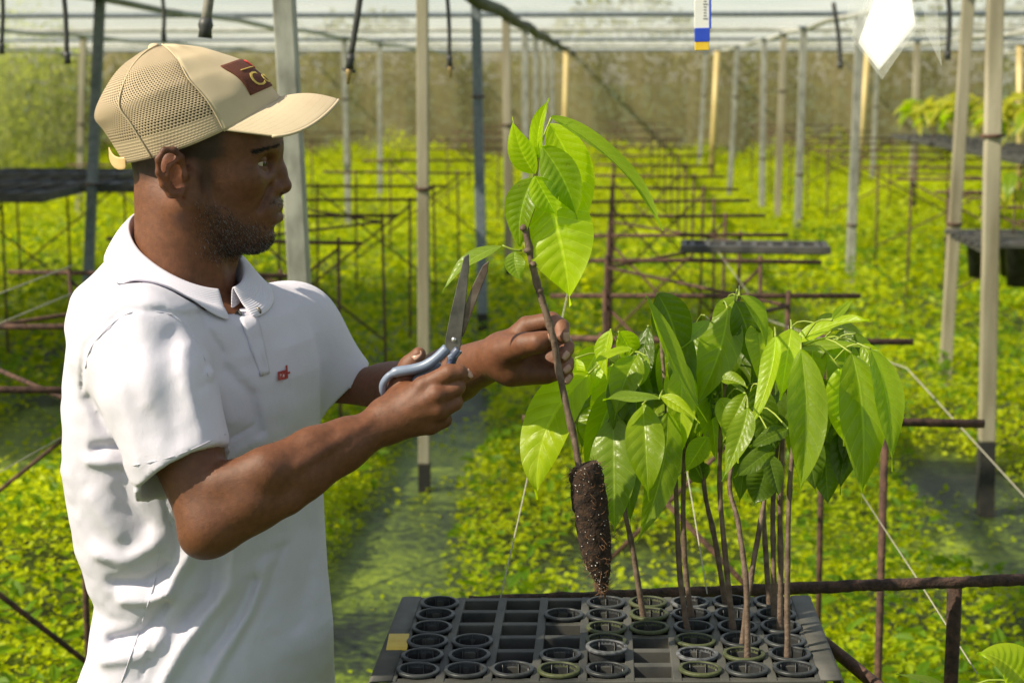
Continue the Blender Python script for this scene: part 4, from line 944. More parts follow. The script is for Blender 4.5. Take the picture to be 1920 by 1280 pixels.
# hem planes: cut the sleeves, hollow the openings
def cut(vol, c, n, lo, hi, depth=None):
    c, n = np.array(c), np.array(n)/np.linalg.norm(n)
    vol.put(lambda x, y, z: -((x-c[0])*n[0]+(y-c[1])*n[1]+(z-c[2])*n[2])+0*(x+y+z), lo, hi, 0, 's', pad=0)
def hem_cut(vol, c, n, rad):
    """remove everything beyond plane (c,n) inside a ball of radius rad"""
    c, n = np.array(c), np.array(n)/np.linalg.norm(n)
    vol.put(lambda x, y, z: np.maximum(-((x-c[0])*n[0]+(y-c[1])*n[1]+(z-c[2])*n[2]), np.sqrt((x-c[0]-n[0]*rad*.8)**2+(y-c[1]-n[1]*rad*.8)**2+(z-c[2]-n[2]*rad*.8)**2)-rad), c-2*rad, c+2*rad, .003, 's', pad=0)
hn = W(343, 884, 1.885)-W(300, 740, 1.925)+np.array((.022, 0, 0)); hem_cut(sv, W(343, 886, 1.89), hn, .10)
hf = W(628, 722, 2.30)-W(560, 622, 2.285); hem_cut(sv, W(625, 722, 2.30), hf, .09)
hem_cut(sv, NCK+np.array((0, 0, -.026)), TF*.585+np.array((0, 0, .81)), .13)
# folds: ridges (+) and creases (-) laid over the cloth, in photo coordinates on the camera side
gx, gz = sv.g[0][:, None], sv.g[2][None, :]
pxg = 960+((gx-P(960, 640, 1.93).x)/mpp(960, 640, 1.93)); 
zt_, zb_ = P(400, 400, 1.93).z, P(400, 1300, 1.93).z; pyg = 400+(zt_-gz)/(zt_-zb_)*900
pxg = pxg+0*pyg; pyg = pyg+0*pxg
def seg(pts):
    d = np.full(pxg.shape, 1e9)
    for (x0, y0), (x1, y1) in zip(pts[:-1], pts[1:]):
        dx, dy = x1-x0, y1-y0; t_ = np.clip(((pxg-x0)*dx+(pyg-y0)*dy)/(dx*dx+dy*dy), 0, 1); d = np.minimum(d, np.hypot(pxg-x0-t_*dx, pyg-y0-t_*dy))
    return d
FO = [([(127, 729), (155, 639), (234, 571), (300, 575), (342, 594), (380, 661), (386, 705)], 5, -3.2),
      ([(234, 560), (300, 562), (350, 582), (392, 655)], 12, 2.0),
      ([(140, 745), (165, 790), (222, 872)], 13, -6), ([(392, 705), (430, 755), (445, 830)], 9, -4),
      ([(267, 590), (290, 657), (300, 720)], 20, 3), ([(318, 620), (336, 700), (348, 790)], 18, -4), ([(350, 640), (375, 720), (400, 800)], 14, 4),
      ([(230, 640), (255, 740), (280, 830)], 18, 3), ([(243, 886), (335, 864), (432, 818)], 4, -3), ([(248, 914), (345, 892), (437, 848)], 8, 1.6),
      ([(278, 924), (299, 1021), (278, 1133), (227, 1280)], 4, -2.5),
      ([(331, 985), (328, 1043), (295, 1093), (281, 1125)], 13, 7), ([(364, 1040), (353, 1133), (313, 1172), (285, 1190)], 16, -9),
      ([(403, 1040), (396, 1115), (353, 1165), (310, 1222), (270, 1290)], 15, 9), ([(430, 1120), (405, 1179), (350, 1248)], 12, -6), ([(455, 1090), (425, 1180), (372, 1262), (350, 1300)], 12, 6),
      ([(475, 1071), (445, 1165), (390, 1262)], 9, -4), ([(178, 1097), (238, 1095), (276, 1068)], 12, -9), ([(150, 1040), (210, 1050), (262, 1020)], 16, 6),
      ([(195, 1130), (250, 1130), (285, 1110)], 12, 7), ([(160, 1218), (224, 1197), (276, 1143)], 11, -8), ([(150, 1250), (230, 1235), (290, 1180)], 14, 6),
      ([(150, 838), (225, 832)], 9, -7), ([(140, 862), (215, 868)], 10, 5), ([(200, 880), (212, 950), (240, 985)], 22, -7), ([(140, 930), (190, 1000)], 18, 4),
      ([(505, 600), (520, 720), (522, 860)], 12, -3), ([(540, 640), (556, 760), (560, 900), (575, 1100)], 14, 3.5), ([(420, 600), (450, 720), (455, 850)], 16, 3),
      ([(500, 960), (520, 1100), (500, 1230)], 16, -4), ([(545, 930), (556, 1100), (550, 1260)], 13, 3.5), ([(150, 560), (200, 500), (255, 470)], 16, 2.5), ([(300, 490), (350, 540), (400, 600)], 12, -2.5), ([(320, 520), (372, 590)], 10, 3),
      ([(595, 640), (640, 690)], 8, -3), ([(580, 680), (630, 720)], 8, 2.5), ([(255, 455), (330, 520), (360, 560)], 9, -2)]
fsum = np.zeros(pxg.shape)
for pts_, wd, amp in FO: fsum += amp*.001*np.exp(-(seg(pts_)/wd)**2)
fsum += .0022*(vnoise(pxg, pyg, .022, 31)-.5)+.0012*(vnoise(pxg, pyg, .05, 32)-.5)
yg = sv.g[1]; near_w = np.clip((2.16-yg)/.05, 0, 1)
sv.D -= (fsum[:, None, :]*near_w[None, :, None]).astype(np.float32)
sv.cone(W(339, 868, 1.892), W(352, 908, 1.885), .046, .0545, .002, 's'); sv.cone(W(615, 708, 2.297), W(645, 750, 2.30), .040, .052, .002, 's')
V, F_ = sv.mesh(); shirt = np_mesh('polo_shirt', V, F_, 'cotton', man)
def seam_line(pts2, name, n=40, r=.0008, off=.0006):
    ps = [sv.hit(q.x, q.y)+Vector((0, -off, 0)) for q in spline([(x, y, 0) for x, y in pts2], n)]; out = [ps[0]]
    for q in ps[1:]:
        if (q-out[-1]).length < .03: out.append(q)
    MB().tube(out, r, 5).build(name, 'cotton', shirt)
seam_line([(160, 690), (175, 645), (234, 590), (300, 585), (342, 604), (380, 661), (390, 705)], 'armhole_seam')
seam_line([(250, 872), (300, 862), (350, 846), (425, 812)], 'hem_stitch', r=.0006, off=.0002); seam_line([(300, 1030), (290, 1090), (262, 1180), (228, 1278)], 'side_seam')
# collar: two leaves standing on the neckline, ribbed cloth
m, t, b, o = nodes('rib_cotton'); b.inputs['Base Color'].default_value = (.68, .66, .74, 1); b.inputs['Roughness'].default_value = .85; b.inputs['Specular IOR Level'].default_value = .15
uv = N(t, 'UVMap'); wv = N(t, 'TexWave'); wv.inputs['Scale'].default_value = 9; wv.bands_direction = 'Y'; t.links.new(uv.outputs[0], wv.inputs[0]); bump(t, b, wv.outputs['Fac'], .35, .0012)
NC = np.array(P(346, 474, 2.10)); TFv, TLv = Vector(TF), Vector(TLt)
def push(p, d, out):
    p = np.array(p); g = np.array((out.x, out.y, 0)); g = g/max(np.linalg.norm(g), 1e-6)*.55+np.array((0, 0, .8))
    if p[2] > sv.g[2][-1]-.012: return Vector(p)
    for _ in range(70):
        q = np.clip(((p-sv.lo)/sv.h), 1, np.array(sv.D.shape)-3); i = q.astype(int); f = q-i
        def s3(i): return sv.D[i[0], i[1], i[2]]*(1-f[0])*(1-f[1])*(1-f[2])+sv.D[i[0]+1, i[1], i[2]]*f[0]*(1-f[1])*(1-f[2])+sv.D[i[0], i[1]+1, i[2]]*(1-f[0])*f[1]*(1-f[2])+sv.D[i[0], i[1], i[2]+1]*(1-f[0])*(1-f[1])*f[2]+sv.D[i[0]+1, i[1]+1, i[2]]*f[0]*f[1]*(1-f[2])+sv.D[i[0]+1, i[1], i[2]+1]*f[0]*(1-f[1])*f[2]+sv.D[i[0], i[1]+1, i[2]+1]*(1-f[0])*f[1]*f[2]+sv.D[i[0]+1, i[1]+1, i[2]+1]*f[0]*f[1]*f[2]
        v = s3(i)
        if v >= d: break
        p = p+g*.001
    return Vector(p)
for s in (1, -1):
    rows = []; uvs = []; nr = 40
    for i in range(nr):
        th_ = math.pi-(math.pi-R(9))*i/(nr-1); c_, s_ = math.cos(th_), math.sin(th_)*s
        top = Vector(NC)+TFv*((.066 if c_ < 0 else .079)*c_)+TLv*(.066*s_)+Vector((0, 0, -.045*c_+.006)); f = max(0, (c_-.2)/.8)
        bot = Vector(NC)+TFv*((.088 if c_ < 0 else .098)*c_+.006*f)+TLv*((.104+.004*f)*s_)+Vector((0, 0, -.043*c_-.030-.012*f))
        inn = Vector(NC)+TFv*((.064 if c_ < 0 else .077)*c_)+TLv*(.064*s_)+Vector((0, 0, -.045*c_-.026))
        row = [inn, inn*.5+top*.5, top-Vector((0, 0, .002)), top+(bot-top)*.06+Vector((0, 0, .004))]+[top+(bot-top)*q+Vector((0, 0, .007*math.sin(math.pi*q))) for q in (.2, .4, .6, .8, 1)]
        rows.append(row); uvs += [(i/nr, k/8) for k in range(len(row))]
    for r_ in rows:
        for k in range(3, len(r_)): r_[k] = push(r_[k], .0060 if k < 8 else .0042, r_[k]-Vector(NC))
    MB().grid(rows).build('collar', 'rib_cotton', shirt, solid=.0028, sub=1, uvs=uvs)
# placket, studs, chest emblem (all laid on the cloth)
pl = [(436, 556), (452, 600), (470, 650), (490, 705)]; pr = [(470, 548), (484, 598), (497, 650), (506, 700)]
rows = []
for q in np.linspace(0, 1, 14):
    a = spline([(x, y, 0) for x, y in pl], 14)[int(round(q*13))]; c = spline([(x, y, 0) for x, y in pr], 14)[int(round(q*13))]
    rows.append([sv.hit(a.x+(c.x-a.x)*k, a.y+(c.y-a.y)*k)+Vector((0, -.0022, .0005)) for k in np.linspace(0, 1, 6)])
MB().grid(rows).build('placket', 'cotton', shirt, solid=.0022)
simple('stud_metal', (.25, .23, .20), (.12, .11, .09), 300, .35, metal=.8)
for x, y in ((447, 590), (483, 584)):
    p = sv.hit(x, y)+Vector((.001, -.0052, .001)); q = MB().lathe((0, 0, 0), [(0, .0012), (.002, .0014), (.0042, .0016), (.0052, .0006), (.0054, -.001)], 18).build('stud', 'stud_metal', shirt)
    q.data.transform(Matrix.Translation(man.location)); q.location = p-man.location; q.rotation_euler = (R(90), 0, R(-25))
simple('thread_red', (.30, .035, .03), (.40, .06, .05), 400, .8); simple('thread_white', (.7, .62, .58), None, 1, .8)
def onshirt(pts, name, mat, off=.0038):
    vs = [sv.hit(x, y)+Vector((0, -off, 0)) for x, y in pts]; MB().add(vs, [tuple(range(len(vs)))]).build(name, mat, emblem, smooth=False, solid=.0006)
emblem = MB().add([sv.hit(x, y)+Vector((.001, -.0034, 0)) for x, y in ((521, 696), (536, 692), (537, 709), (522, 712))], [(0, 1, 2, 3)]).build('chest_emblem', 'thread_red', shirt, smooth=False, solid=.0006)
for k in range(4): onshirt([(523+k*3.2, 700), (524.6+k*3.2, 700), (525+k*3.2, 705), (523.4+k*3.2, 705)], 'stitch', 'thread_white', .0048)
onshirt([(537, 684), (540, 683), (541, 708), (538, 708)], 'stitch_bar', 'thread_red'); onshirt([(541, 696), (545, 695), (545, 699), (541, 700)], 'stitch_bar', 'thread_red')
# trousers and shoes (below the picture)
simple('denim', (.03, .04, .07), (.05, .06, .10), 60, .85); simple('rubber_boot', (.02, .02, .02), (.04, .04, .04), 40, .5)
lv_ = Vol((-.80, 1.80, -.02), (-.15, 2.42, z0+.14), .009)
for s in (-1, 1):
    h0 = hip+TLt*.09*s; lv_.chain([h0+np.array((0, 0, .0)), h0+np.array((0, 0, -.38))+TF*.02, h0*np.array((1, 1, 0))+np.array((0, 0, .10))], [.095, .080, .068], .03)
V, F_ = lv_.mesh(); np_mesh('trousers', V, F_, 'denim', man)
for s in (-1, 1):
    bv_ = Vol((-.85, 1.75, -.01), (-.1, 2.5, .22), .008); h0 = (hip+TLt*.09*s)*np.array((1, 1, 0))
    bv_.cone(h0+np.array((0, 0, .045)), h0+TF*.15+np.array((0, 0, .035)), .045, .035, .02); bv_.cone(h0+np.array((0, 0, .05)), h0+np.array((0, 0, .14)), .05, .055, .02)
    V, F_ = bv_.mesh(); np_mesh('boot', V, F_, 'rubber_boot', man)

# ---- cap
m, t, b, o = nodes('cap_cloth'); nz = noise(t, 9, 5); col = ramp(t, nz, [(.3, (.50, .40, .25)), (.55, (.58, .48, .32)), (.8, (.62, .53, .37))]); t.links.new(col, b.inputs['Base Color']); b.inputs['Roughness'].default_value = .85; b.inputs['Specular IOR Level'].default_value = .15; bump(t, b, noise(t, 1500, 2), .3, .0008)
m, t, b, o = nodes('cap_mesh')
b.inputs['Base Color'].default_value = (.52, .41, .26, 1); b.inputs['Roughness'].default_value = .8
uv = N(t, 'UVMap'); mp = N(t, 'Mapping'); mp.inputs['Scale'].default_value = (146, 64, 1); t.links.new(uv.outputs[0], mp.inputs[0]); sp = N(t, 'SeparateXYZ'); t.links.new(mp.outputs[0], sp.inputs[0])
row = N(t, 'Math', operation='FLOOR'); t.links.new(sp.outputs[1], row.inputs[0]); hf_ = N(t, 'Math', operation='MULTIPLY_ADD'); t.links.new(row.outputs[0], hf_.inputs[0]); hf_.inputs[1].default_value = .5; t.links.new(sp.outputs[0], hf_.inputs[2])
def cen(src):
    f = N(t, 'Math', operation='FRACT'); t.links.new(src, f.inputs[0]); s = N(t, 'Math', operation='SUBTRACT'); t.links.new(f.outputs[0], s.inputs[0]); s.inputs[1].default_value = .5
    p = N(t, 'Math', operation='MULTIPLY'); t.links.new(s.outputs[0], p.inputs[0]); t.links.new(s.outputs[0], p.inputs[1]); return p.outputs[0]
ad = N(t, 'Math', operation='ADD'); t.links.new(cen(hf_.outputs[0]), ad.inputs[0]); t.links.new(cen(sp.outputs[1]), ad.inputs[1])
hole = N(t, 'Math', operation='LESS_THAN'); t.links.new(ad.outputs[0], hole.inputs[0]); hole.inputs[1].default_value = .10
band = N(t, 'SeparateXYZ'); t.links.new(uv.outputs[0], band.inputs[0]); bd = N(t, 'Math', operation='GREATER_THAN'); t.links.new(band.outputs[1], bd.inputs[0]); bd.inputs[1].default_value = .13
hm = N(t, 'Math', operation='MULTIPLY'); t.links.new(hole.outputs[0], hm.inputs[0]); t.links.new(bd.outputs[0], hm.inputs[1])
tp = N(t, 'BsdfTransparent'); ms = N(t, 'MixShader'); t.links.new(hm.outputs[0], ms.inputs[0]); t.links.new(b.outputs[0], ms.inputs[1]); t.links.new(tp.outputs[0], ms.inputs[2]); t.links.new(ms.outputs[0], o.inputs[0])
bump(t, b, ad.outputs[0], .6, .002)
CF = spline([(523, 187, 0), (503, 156, 0), (462, 123, 0), (414, 103, 0), (361, 93, 0), (318, 91, 0)], 61)
CB = spline([(241, 304, 0), (206, 247, 0), (189, 214, 0), (222, 150, 0), (264, 112, 0), (304, 92, 0)], 61)
CW = np.interp(np.linspace(0, 5, 61), range(6), [124, 130, 126, 106, 66, 8])
def crown(phi, e, off=0.0):
    x = e*60; i = min(int(x), 59); f = x-i; cf = CF[i].lerp(CF[i+1], f); cb = CB[i].lerp(CB[i+1], f); wd = CW[i]*(1-f)+CW[i+1]*f
    m_ = (cf+cb)/2; h = (cf-cb)/2; c_, s_ = math.cos(phi), math.sin(phi)
    sag = 16*s_*s_*max(0, 1-e*3)
    o_ = off/HS; k = 1+o_/150
    q = m_+h*(c_*k); return Hw(np.array(((q.x-390)*HS, -s_*(wd*k)*HS, -(q.y+sag-o_*e-300)*HS)))
cap = thing('cap', None, None); cap.parent = man; cap.location = HC-man.location
def patch(p0, p1, e0, e1, nu, nv, name, mat, parent, off=0, solid=.0016, wob=0):
    rows = []; uvs = []
    for j in range(nv):
        e = e0+(e1-e0)*j/(nv-1); r_ = []
        for i in range(nu):
            ph = p0+(p1-p0)*i/(nu-1); q = crown(ph, e, off+wob*float(vnoise(ph*3, e*7, 1, 5)-.5)); r_.append(q); uvs.append((ph/6.28+.5, e))
        rows.append(r_)
    return MB().grid(rows).build(name, mat, parent, solid=solid, uvs=uvs)
SE = R(73)
patch(-SE, SE, 0, .995, 48, 44, 'front_panel', 'cap_cloth', cap, wob=.004)
patch(SE, 2*math.pi-SE, .0, .995, 72, 44, 'mesh_panel', 'cap_mesh', cap, solid=.0008, wob=.003)
patch(SE, R(158), -.0, .085, 40, 5, 'sweatband', 'cap_cloth', cap, off=-.0025, solid=.0008)
for ph in (SE, -SE, R(128), -R(128)): MB().tube([crown(ph, e, .0012) for e in np.linspace(.0, .99, 30)], .0011, 6).build('seam', 'cap_cloth', cap)
bt = Hw(np.array(((300-390)*HS, 0, -(93-300)*HS))); MB().lathe(bt-Vector((0, 0, .003)), [(.0085, 0), (.0082, .003), (.0055, .0058), (0, .0068)], 16).build('button', 'cap_cloth', cap)
rows = []; uvs = []
for i in range(41):
    s_ = i/20-1; inn = crown(s_*SE, .0, .0); la = .086*math.sin(s_*R(84)); a_ = abs(s_)
    xo = 632-150*(1-math.cos(s_*R(80))); yo = 191+62*math.sin(s_*R(90))**2
    outp = Hw(np.array(((xo-390)*HS*(1+la/2.16*0), -la, -(yo-300)*HS))); row = []
    for k in range(12):
        q = k/11; p = inn.lerp(outp, q)+Vector((0, 0, .006*math.sin(math.pi*q)*(1-a_))); row.append(p); uvs.append((i/40, q))
    rows.append(row)
m, t, b, o = nodes('brim_cloth'); nz = noise(t, 9, 5); col = ramp(t, nz, [(.3, (.50, .40, .26)), (.7, (.60, .50, .34))]); t.links.new(col, b.inputs['Base Color']); b.inputs['Roughness'].default_value = .85; b.inputs['Specular IOR Level'].default_value = .15
uv = N(t, 'UVMap'); sp = N(t, 'SeparateXYZ'); t.links.new(uv.outputs[0], sp.inputs[0]); ml = N(t, 'Math', operation='MULTIPLY'); t.links.new(sp.outputs[1], ml.inputs[0]); ml.inputs[1].default_value = 8
fr_ = N(t, 'Math', operation='PINGPONG'); t.links.new(ml.outputs[0], fr_.inputs[0]); fr_.inputs[1].default_value = .5; st = N(t, 'Math', operation='GREATER_THAN'); t.links.new(fr_.outputs[0], st.inputs[0]); st.inputs[1].default_value = .06
bump(t, b, st.outputs[0], .6, .0008)
brim = MB().grid(rows).build('brim', 'brim_cloth', cap, solid=.0034, sub=1, uvs=uvs)
MB().tube([r_[-1] for r_ in rows], .0021, 6).build('brim_piping', 'cap_cloth', brim)
MB().tube([crown(a, .0, .0006) for a in np.linspace(-SE, SE, 40)], .0014, 6).build('brim_seam', 'cap_cloth', cap)
# strap tab at the back
simple('strap_plastic', (.55, .38, .16), (.6, .43, .2), 30, .35)
sp_ = [(211, 281, .0), (216, 296, .012), (228, 304, .022), (244, 300, .03)]
rows = [[Hw(H(x, y+dy_, d)) for dy_ in (-12, -6, 0, 6)] for x, y, d in sp_]
rows = [[Hw(H(x+ (0 if k else 0), y-10+k*6, d)) for k in range(5)] for x, y, d in sp_]
MB().grid(rows).build('strap', 'strap_plastic', cap, solid=.002, sub=1)
# brown badge with lettering
simple('badge_brown', (.085, .022, .010), (.13, .038, .018), 500, .85, 900, .001, .5); simple('thread_yellow', (.62, .45, .10), None, 1, .7); simple('thread_scarlet', (.55, .03, .03), None, 1, .7)
bdg = patch(R(-42), R(42), .15, .44, 30, 16, 'badge', 'badge_brown', cap, off=.0016, solid=.0012, wob=.004)
def onbadge(u, v, off):
    ph, e = R(42)-R(84)*u, .15+.29*v; return crown(ph, e, off+.004*float(vnoise(ph*3, e*7, 1, 5)-.5))      # u 0..1 from his right, v up
def text_on(txt, u0, u1, v0, v1, mat, name):
    cu = bpy.data.curves.new(name, 'FONT'); cu.body = txt; cu.resolution_u = 3; ob = bpy.data.objects.new(name, cu); COL.objects.link(ob)
    dg = bpy.context.evaluated_depsgraph_get(); me = bpy.data.meshes.new_from_object(ob.evaluated_get(dg)); bpy.data.objects.remove(ob)
    xs = [v_.co.x for v_ in me.vertices]; ys = [v_.co.y for v_ in me.vertices]; x0, x1, y0, y1 = min(xs), max(xs), min(ys), max(ys)
    mb = MB(); mb.add([onbadge(u0+(v_.co.x-x0)/(x1-x0)*(u1-u0), v0+(v_.co.y-y0)/(y1-y0)*(v1-v0), .0032) for v_ in me.vertices], [tuple(p.vertices) for p in me.polygons]); bpy.data.meshes.remove(me)
    return mb.build(name, mat, bdg, smooth=False, solid=.0006)
text_on('Cocoa', .10, .72, .12, .54, 'thread_yellow', 'lettering')
MB().tube([onbadge(u, .66, .003) for u in np.linspace(.10, .36, 8)], .0007, 5).build('stitched_line', 'thread_yellow', bdg)
MB().grid([[onbadge(u, v, .003) for u in np.linspace(.38, .64, 6)] for v in (.62, .72, .82, .92)]).build('red_emblem', 'thread_scarlet', bdg, solid=.0008)
for u in (): MB().grid([[onbadge(u+d_, v, .0042) for d_ in (0, .03)] for v in (.70, .84)]).build('stitch', 'thread_white', bdg, solid=.0005)
# ------------------------------------------------------------------ things hanging from the roof
def dropper(label, top, bot, Y, r, mat='hose', nozzle=True):
    a = P(top[0], top[1], Y); b_ = P(bot[0], bot[1], Y); d = (a-b_).normalized(); T = a+d*max(0, (ZR-.02-a.z)/max(d.z, .2))
    o = thing('irrigation_hose', label, 'hose', b_, 'irrigation hoses hanging from the roof')
    MB().tube(spline([T, T.lerp(b_, .5)+Vector((.01, 0, 0)), b_+d*.06], 10), r, 8).build('hose', mat, o)
    MB().tube([b_+d*.07, b_+d*.055, b_+d*.045, b_+d*.03], [r*1.1, r*1.5, r*1.2, r*1.4], 8).build('connector', 'hose', o)
    if nozzle:
        MB().tube([b_+d*.032, b_+d*.02, b_+d*.012, b_-d*.012], [r*.8, r*1.25, r*.7, r*.5], 8).build('nozzle', 'brass', o)
        MB().tube([b_+d*.026+Vector((-r*2.2, 0, .004)), b_+d*.026+Vector((r*2.0, 0, -.004))], r*.55, 6).build('nozzle_arm', 'hose', o)
    return o
dropper('pale jointed hose hanging straight behind the top of the cap', (388, 0), (383, 100), 3.4, .0105, 'hose_pale', False)
dropper('dark hose with corroded brass nozzle right of the cap', (668, 0), (653, 150), 4.6, .0085)
dropper('dark hose with small orange nozzle right of the pale straight post', (834, 0), (845, 140), 6.2, .0075)
dropper('black hose at upper left beside the dark leaning post', (116, 12), (129, 138), 5.5, .0085, nozzle=False)
dropper('thin black hose just left of the cap button', (303, 20), (309, 92), 7.5, .009, nozzle=False)
dropper('short black hose at the left picture edge', (2, 60), (4, 118), 6.0, .008, nozzle=False)
dropper('black hose right of the hanging bag', (1776, 5), (1777, 125), 8.0, .012, nozzle=False)
dropper('thin black hose left of the hanging bag', (1568, 55), (1577, 138), 11.0, .014, nozzle=False)
# thermometer
simple('white_enamel', (.78, .78, .74), (.85, .84, .78), 20, .35); simple('blue_plastic', (.02, .06, .50), (.03, .09, .6), 20, .35); simple('yellow_plastic', (.78, .50, .03), (.85, .58, .05), 40, .4); simple('ink', (.03, .03, .03), None, 1, .6)
YT = 3.0; c = P(1317, 48, YT); k = mpp(1317, 48, YT)
tm = thing('thermometer', 'white stick thermometer with blue and yellow lower end hanging from the roof', 'thermometer', P(1316, 95, YT))
def tb(x0, y0, x1, y1, th, name, mat, dy=0, bev=.001):
    a, b_ = P(x0, y0, YT), P(x1, y1, YT); return MB().box(((a.x+b_.x)/2, YT+dy, (a.z+b_.z)/2), (abs(b_.x-a.x), th, abs(a.z-b_.z)), Matrix.Rotation(R(-1), 3, 'Y')).build(name, mat, tm, smooth=False, bevel=bev)
tb(1303, -120, 1331, 54, .010, 'scale_plate', 'white_enamel'); tb(1302.5, 53, 1330.5, 79, .012, 'blue_band', 'blue_plastic'); tb(1303, 78.5, 1329.5, 95, .0105, 'yellow_end', 'yellow_plastic')
tb(1330.8, -120, 1331.8, 54, .012, 'edge', 'blue_plastic', bev=0)
for i in range(26): tb(1319 if i % 5 else 1318, -100+i*5.4, 1324 if i % 5 else 1327, -99+i*5.4, .0008, 'mark', 'ink', -.0054, 0)
MB().tube([P(1317, -118, YT), Vector((P(1317, -118, YT).x, YT, ZR))], .001, 5).build('cord', 'string', tm)
# bag with paper
YB = 2.9
bg_ = thing('plastic_bag', 'clear plastic bag with a white sheet of paper hanging at upper right', 'bag', P(1655, 150, YB))
def sheet(cor, Y, name, mat, bulge, n=14, seed=0, solid=0):
    rows = []; a, b_, c, d = [np.array(q, float) for q in cor]
    for j in range(n):
        v = j/(n-1); r_ = []
        for i in range(n):
            u = i/(n-1); q = a*(1-u)*(1-v)+b_*u*(1-v)+c*u*v+d*(1-u)*v
            r_.append(P(q[0], q[1], Y+(1660-q[0])*.0011+(40-q[1])*.0006+bulge*(math.sin(math.pi*u)*math.sin(math.pi*v)+.5*float(vnoise(u*4+seed, v*3, 1, seed))-.3)))
        rows.append(r_)
    return MB().grid(rows).build(name, mat, bg_, solid=solid)
sheet(((1609, 81), (1690, -140), (1717, 49), (1648, 132)), YB, 'paper_sheet', 'paper', .012, seed=1, solid=.0006)
sheet(((1594, 70), (1690, -170), (1721, 52), (1654, 150)), YB-.012, 'bag_front', 'bag', .006, seed=2)
sheet(((1604, -140), (1690, -165), (1640, 120), (1586, 42)), YB+.006, 'bag_fold', 'bag', .01, seed=3)
sheet(((1722, -120), (1745, -165), (1766, 125), (1735, 60)), YB+.01, 'bag_flap', 'bag', .01, seed=4)
MB().tube([P(1680, -150, YB), Vector((P(1680, -150, YB).x, YB, ZR))], .001, 5).build('cord', 'string', bg_)
# ------------------------------------------------------------------ trays and plants on the other benches
def slab_tray(label, c, d, rz=0, ribs=6, hk=1.0):
    o = thing('seedling_tray', label, 'tray', c, 'black trays on the benches'); Rz = Matrix.Rotation(rz, 3, 'Z')
    MB().box(Vector(c)+Vector((0, 0, .02*hk)), (d[0], d[1], .03*hk), Rz).build('tray_floor', 'black_plastic', o, smooth=False, bevel=.004)
    for s in (-1, 1): MB().box(Vector(c)+Rz @ Vector((0, s*d[1]/2, .035*hk)), (d[0]+.03, .022, .05*hk), Rz).build('rim', 'black_dusty', o, smooth=False, bevel=.004)
    for s in (-1, 1): MB().box(Vector(c)+Rz @ Vector((s*d[0]/2, 0, .034*hk)), (.022, d[1]-.02, .05*hk), Rz).build('rim', 'black_dusty', o, smooth=False, bevel=.004)
    for k in range(ribs): MB().box(Vector(c)+Rz @ Vector(((k+.5)/ribs*d[0]-d[0]/2, 0, .037*hk)), (.02, d[1]-.03, .03*hk), Rz).build('rib', 'black_dusty', o, smooth=False)
    return o
slab_tray('empty black tray lying across the middle bench behind the seedlings', (.56, 7.0, 1.005), (.57, .24), R(-3), 9, .6)
for i, (x, y, lab) in enumerate(((-3.75, 9.8, 'nearest black tray on the far left bench'), (-3.42, 10.7, 'black tray touching the dark leaning post on the left bench'), (-3.9, 11.8, 'farthest black tray on the left bench'))):
    slab_tray(lab, (x, y, 1.01), (1.0, .75), R(2), 7)
def small_seedling(label, base, h, mat, nl, seed, spread=.10, size=.15):
    r = random.Random(seed); o = thing('cacao_seedling', label, 'seedling', base, 'seedlings on the right hand bench'); B = Vector(base)
    top = B+Vector((r.uniform(-.03, .03), r.uniform(-.03, .03), h)); MB().tube(spline([B, (B+top)/2+Vector((.008, 0, 0)), top], 6), [.005, .0045, .004, .004, .0035, .003], 6).build('stem', 'stem_brown', o)
    for k in range(nl):
        a = k*2.4+r.random(); z0_ = h*(.55+.45*(k+1)/nl); b_ = B.lerp(top, z0_/h); d = Vector((math.cos(a), math.sin(a), 0)); Ls = size*r.uniform(.7, 1.2)
        leaf(o, b_+d*.015, b_+d*(spread+Ls*.6)+Vector((0, 0, -Ls*r.uniform(.2, .8))), Ls*.42, face=(d.x*.4, d.y*.4, 1), sag=(0, 0, Ls*.22), fold=.2, mat=mat if r.random() < .8 else 'leaf_mid', nu=9, nv=5, seed=seed*31+k)
    return o
PL = ['first', 'second', 'third', 'fourth', 'fifth', 'sixth', 'seventh', 'eighth', 'ninth', 'tenth', 'eleventh', 'twelfth', 'thirteenth', 'fourteenth', 'fifteenth', 'sixteenth', 'seventeenth', 'eighteenth', 'nineteenth', 'twentieth']
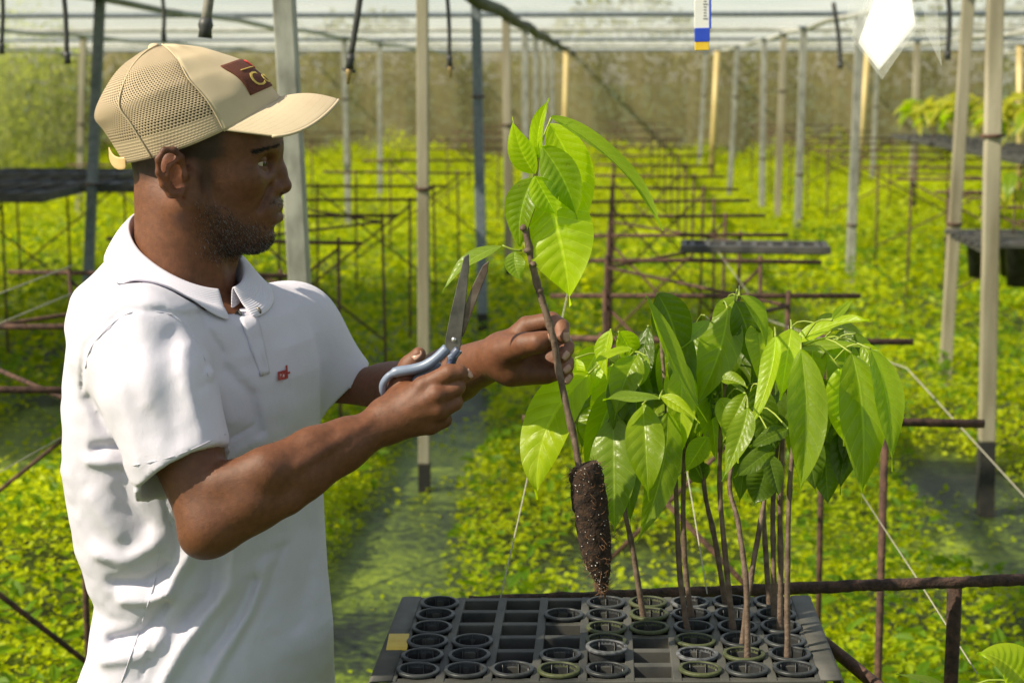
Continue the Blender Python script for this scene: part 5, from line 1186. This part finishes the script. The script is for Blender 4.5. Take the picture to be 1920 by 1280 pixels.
PL_ = ['first', 'second', 'third', 'fourth', 'fifth', 'sixth', 'seventh', 'eighth', 'ninth', 'tenth', 'eleventh', 'twelfth', 'thirteenth', 'fourteenth', 'fifteenth', 'sixteenth']
ky = 0
for j, (x, y) in enumerate(((3.25, 19.6), (3.25, 18.3), (3.28, 17.0), (3.28, 15.7), (3.3, 14.4))):
    slab_tray('deep black seedling tray under the yellow plants, %s from the back' % PL[j], (x+.3, y, 1.02), (.75, 1.1), 0, 8)
    for q in range(4):
        small_seedling('yellow leaved seedling in the far right trays, %s counting from the back' % PL[ky], (x+.06+.25*q, y+random.uniform(-.3, .3), 1.05), .46+random.uniform(-.10, .10), 'leaf_yellow', 12, 50+ky, .06, .30); ky += 1
def pot(label, c, r0, h):
    o = thing('plant_pot', label, 'pot', c, 'black pots hanging in the right hand bench')
    MB().lathe(c, [(r0, 0), (r0*1.06, .004), (r0*1.05, -.012), (r0*.98, -.014), (r0*.72, -h), (0, -h)], 20).build('shell', 'black_plastic', o); MB().lathe(c, [(r0*.97, -.012), (0, -.006)], 20).build('soil_top', 'soil', o)
    return o
for j, (x, y) in enumerate(((1.70, 8.1), (1.86, 8.15), (2.02, 8.1), (2.18, 8.2), (1.80, 7.75), (1.98, 7.75))):
    pot('black pot at the right picture edge, %s from the left of its cluster' % PL[j], (x, y, .985), .068, .20)
slab = thing('pot_rack', 'dark flat rack holding the black pots at the right picture edge', 'rack', (2.0, 8.0, .95))
for k in range(6): MB().box((1.95, 7.62+k*.14, .978), (.75, .028, .022)).build('slat', 'black_dusty', slab, smooth=False, bevel=.003)
for k in range(3): MB().box((1.62+k*.33, 7.97, .955), (.03, .76, .022)).build('slat', 'black_dusty', slab, smooth=False, bevel=.003)
for j, (x, y) in enumerate(((1.86, 8.15), (2.02, 8.1), (2.18, 8.2), (1.98, 7.75))):
    small_seedling('green seedling in a black pot at the right edge, %s of four from the left' % PL[j], (x, y, .975), .30, 'leaf_mid' if j % 2 else 'leaf_yellow', 8, 90+j, .03, .17)
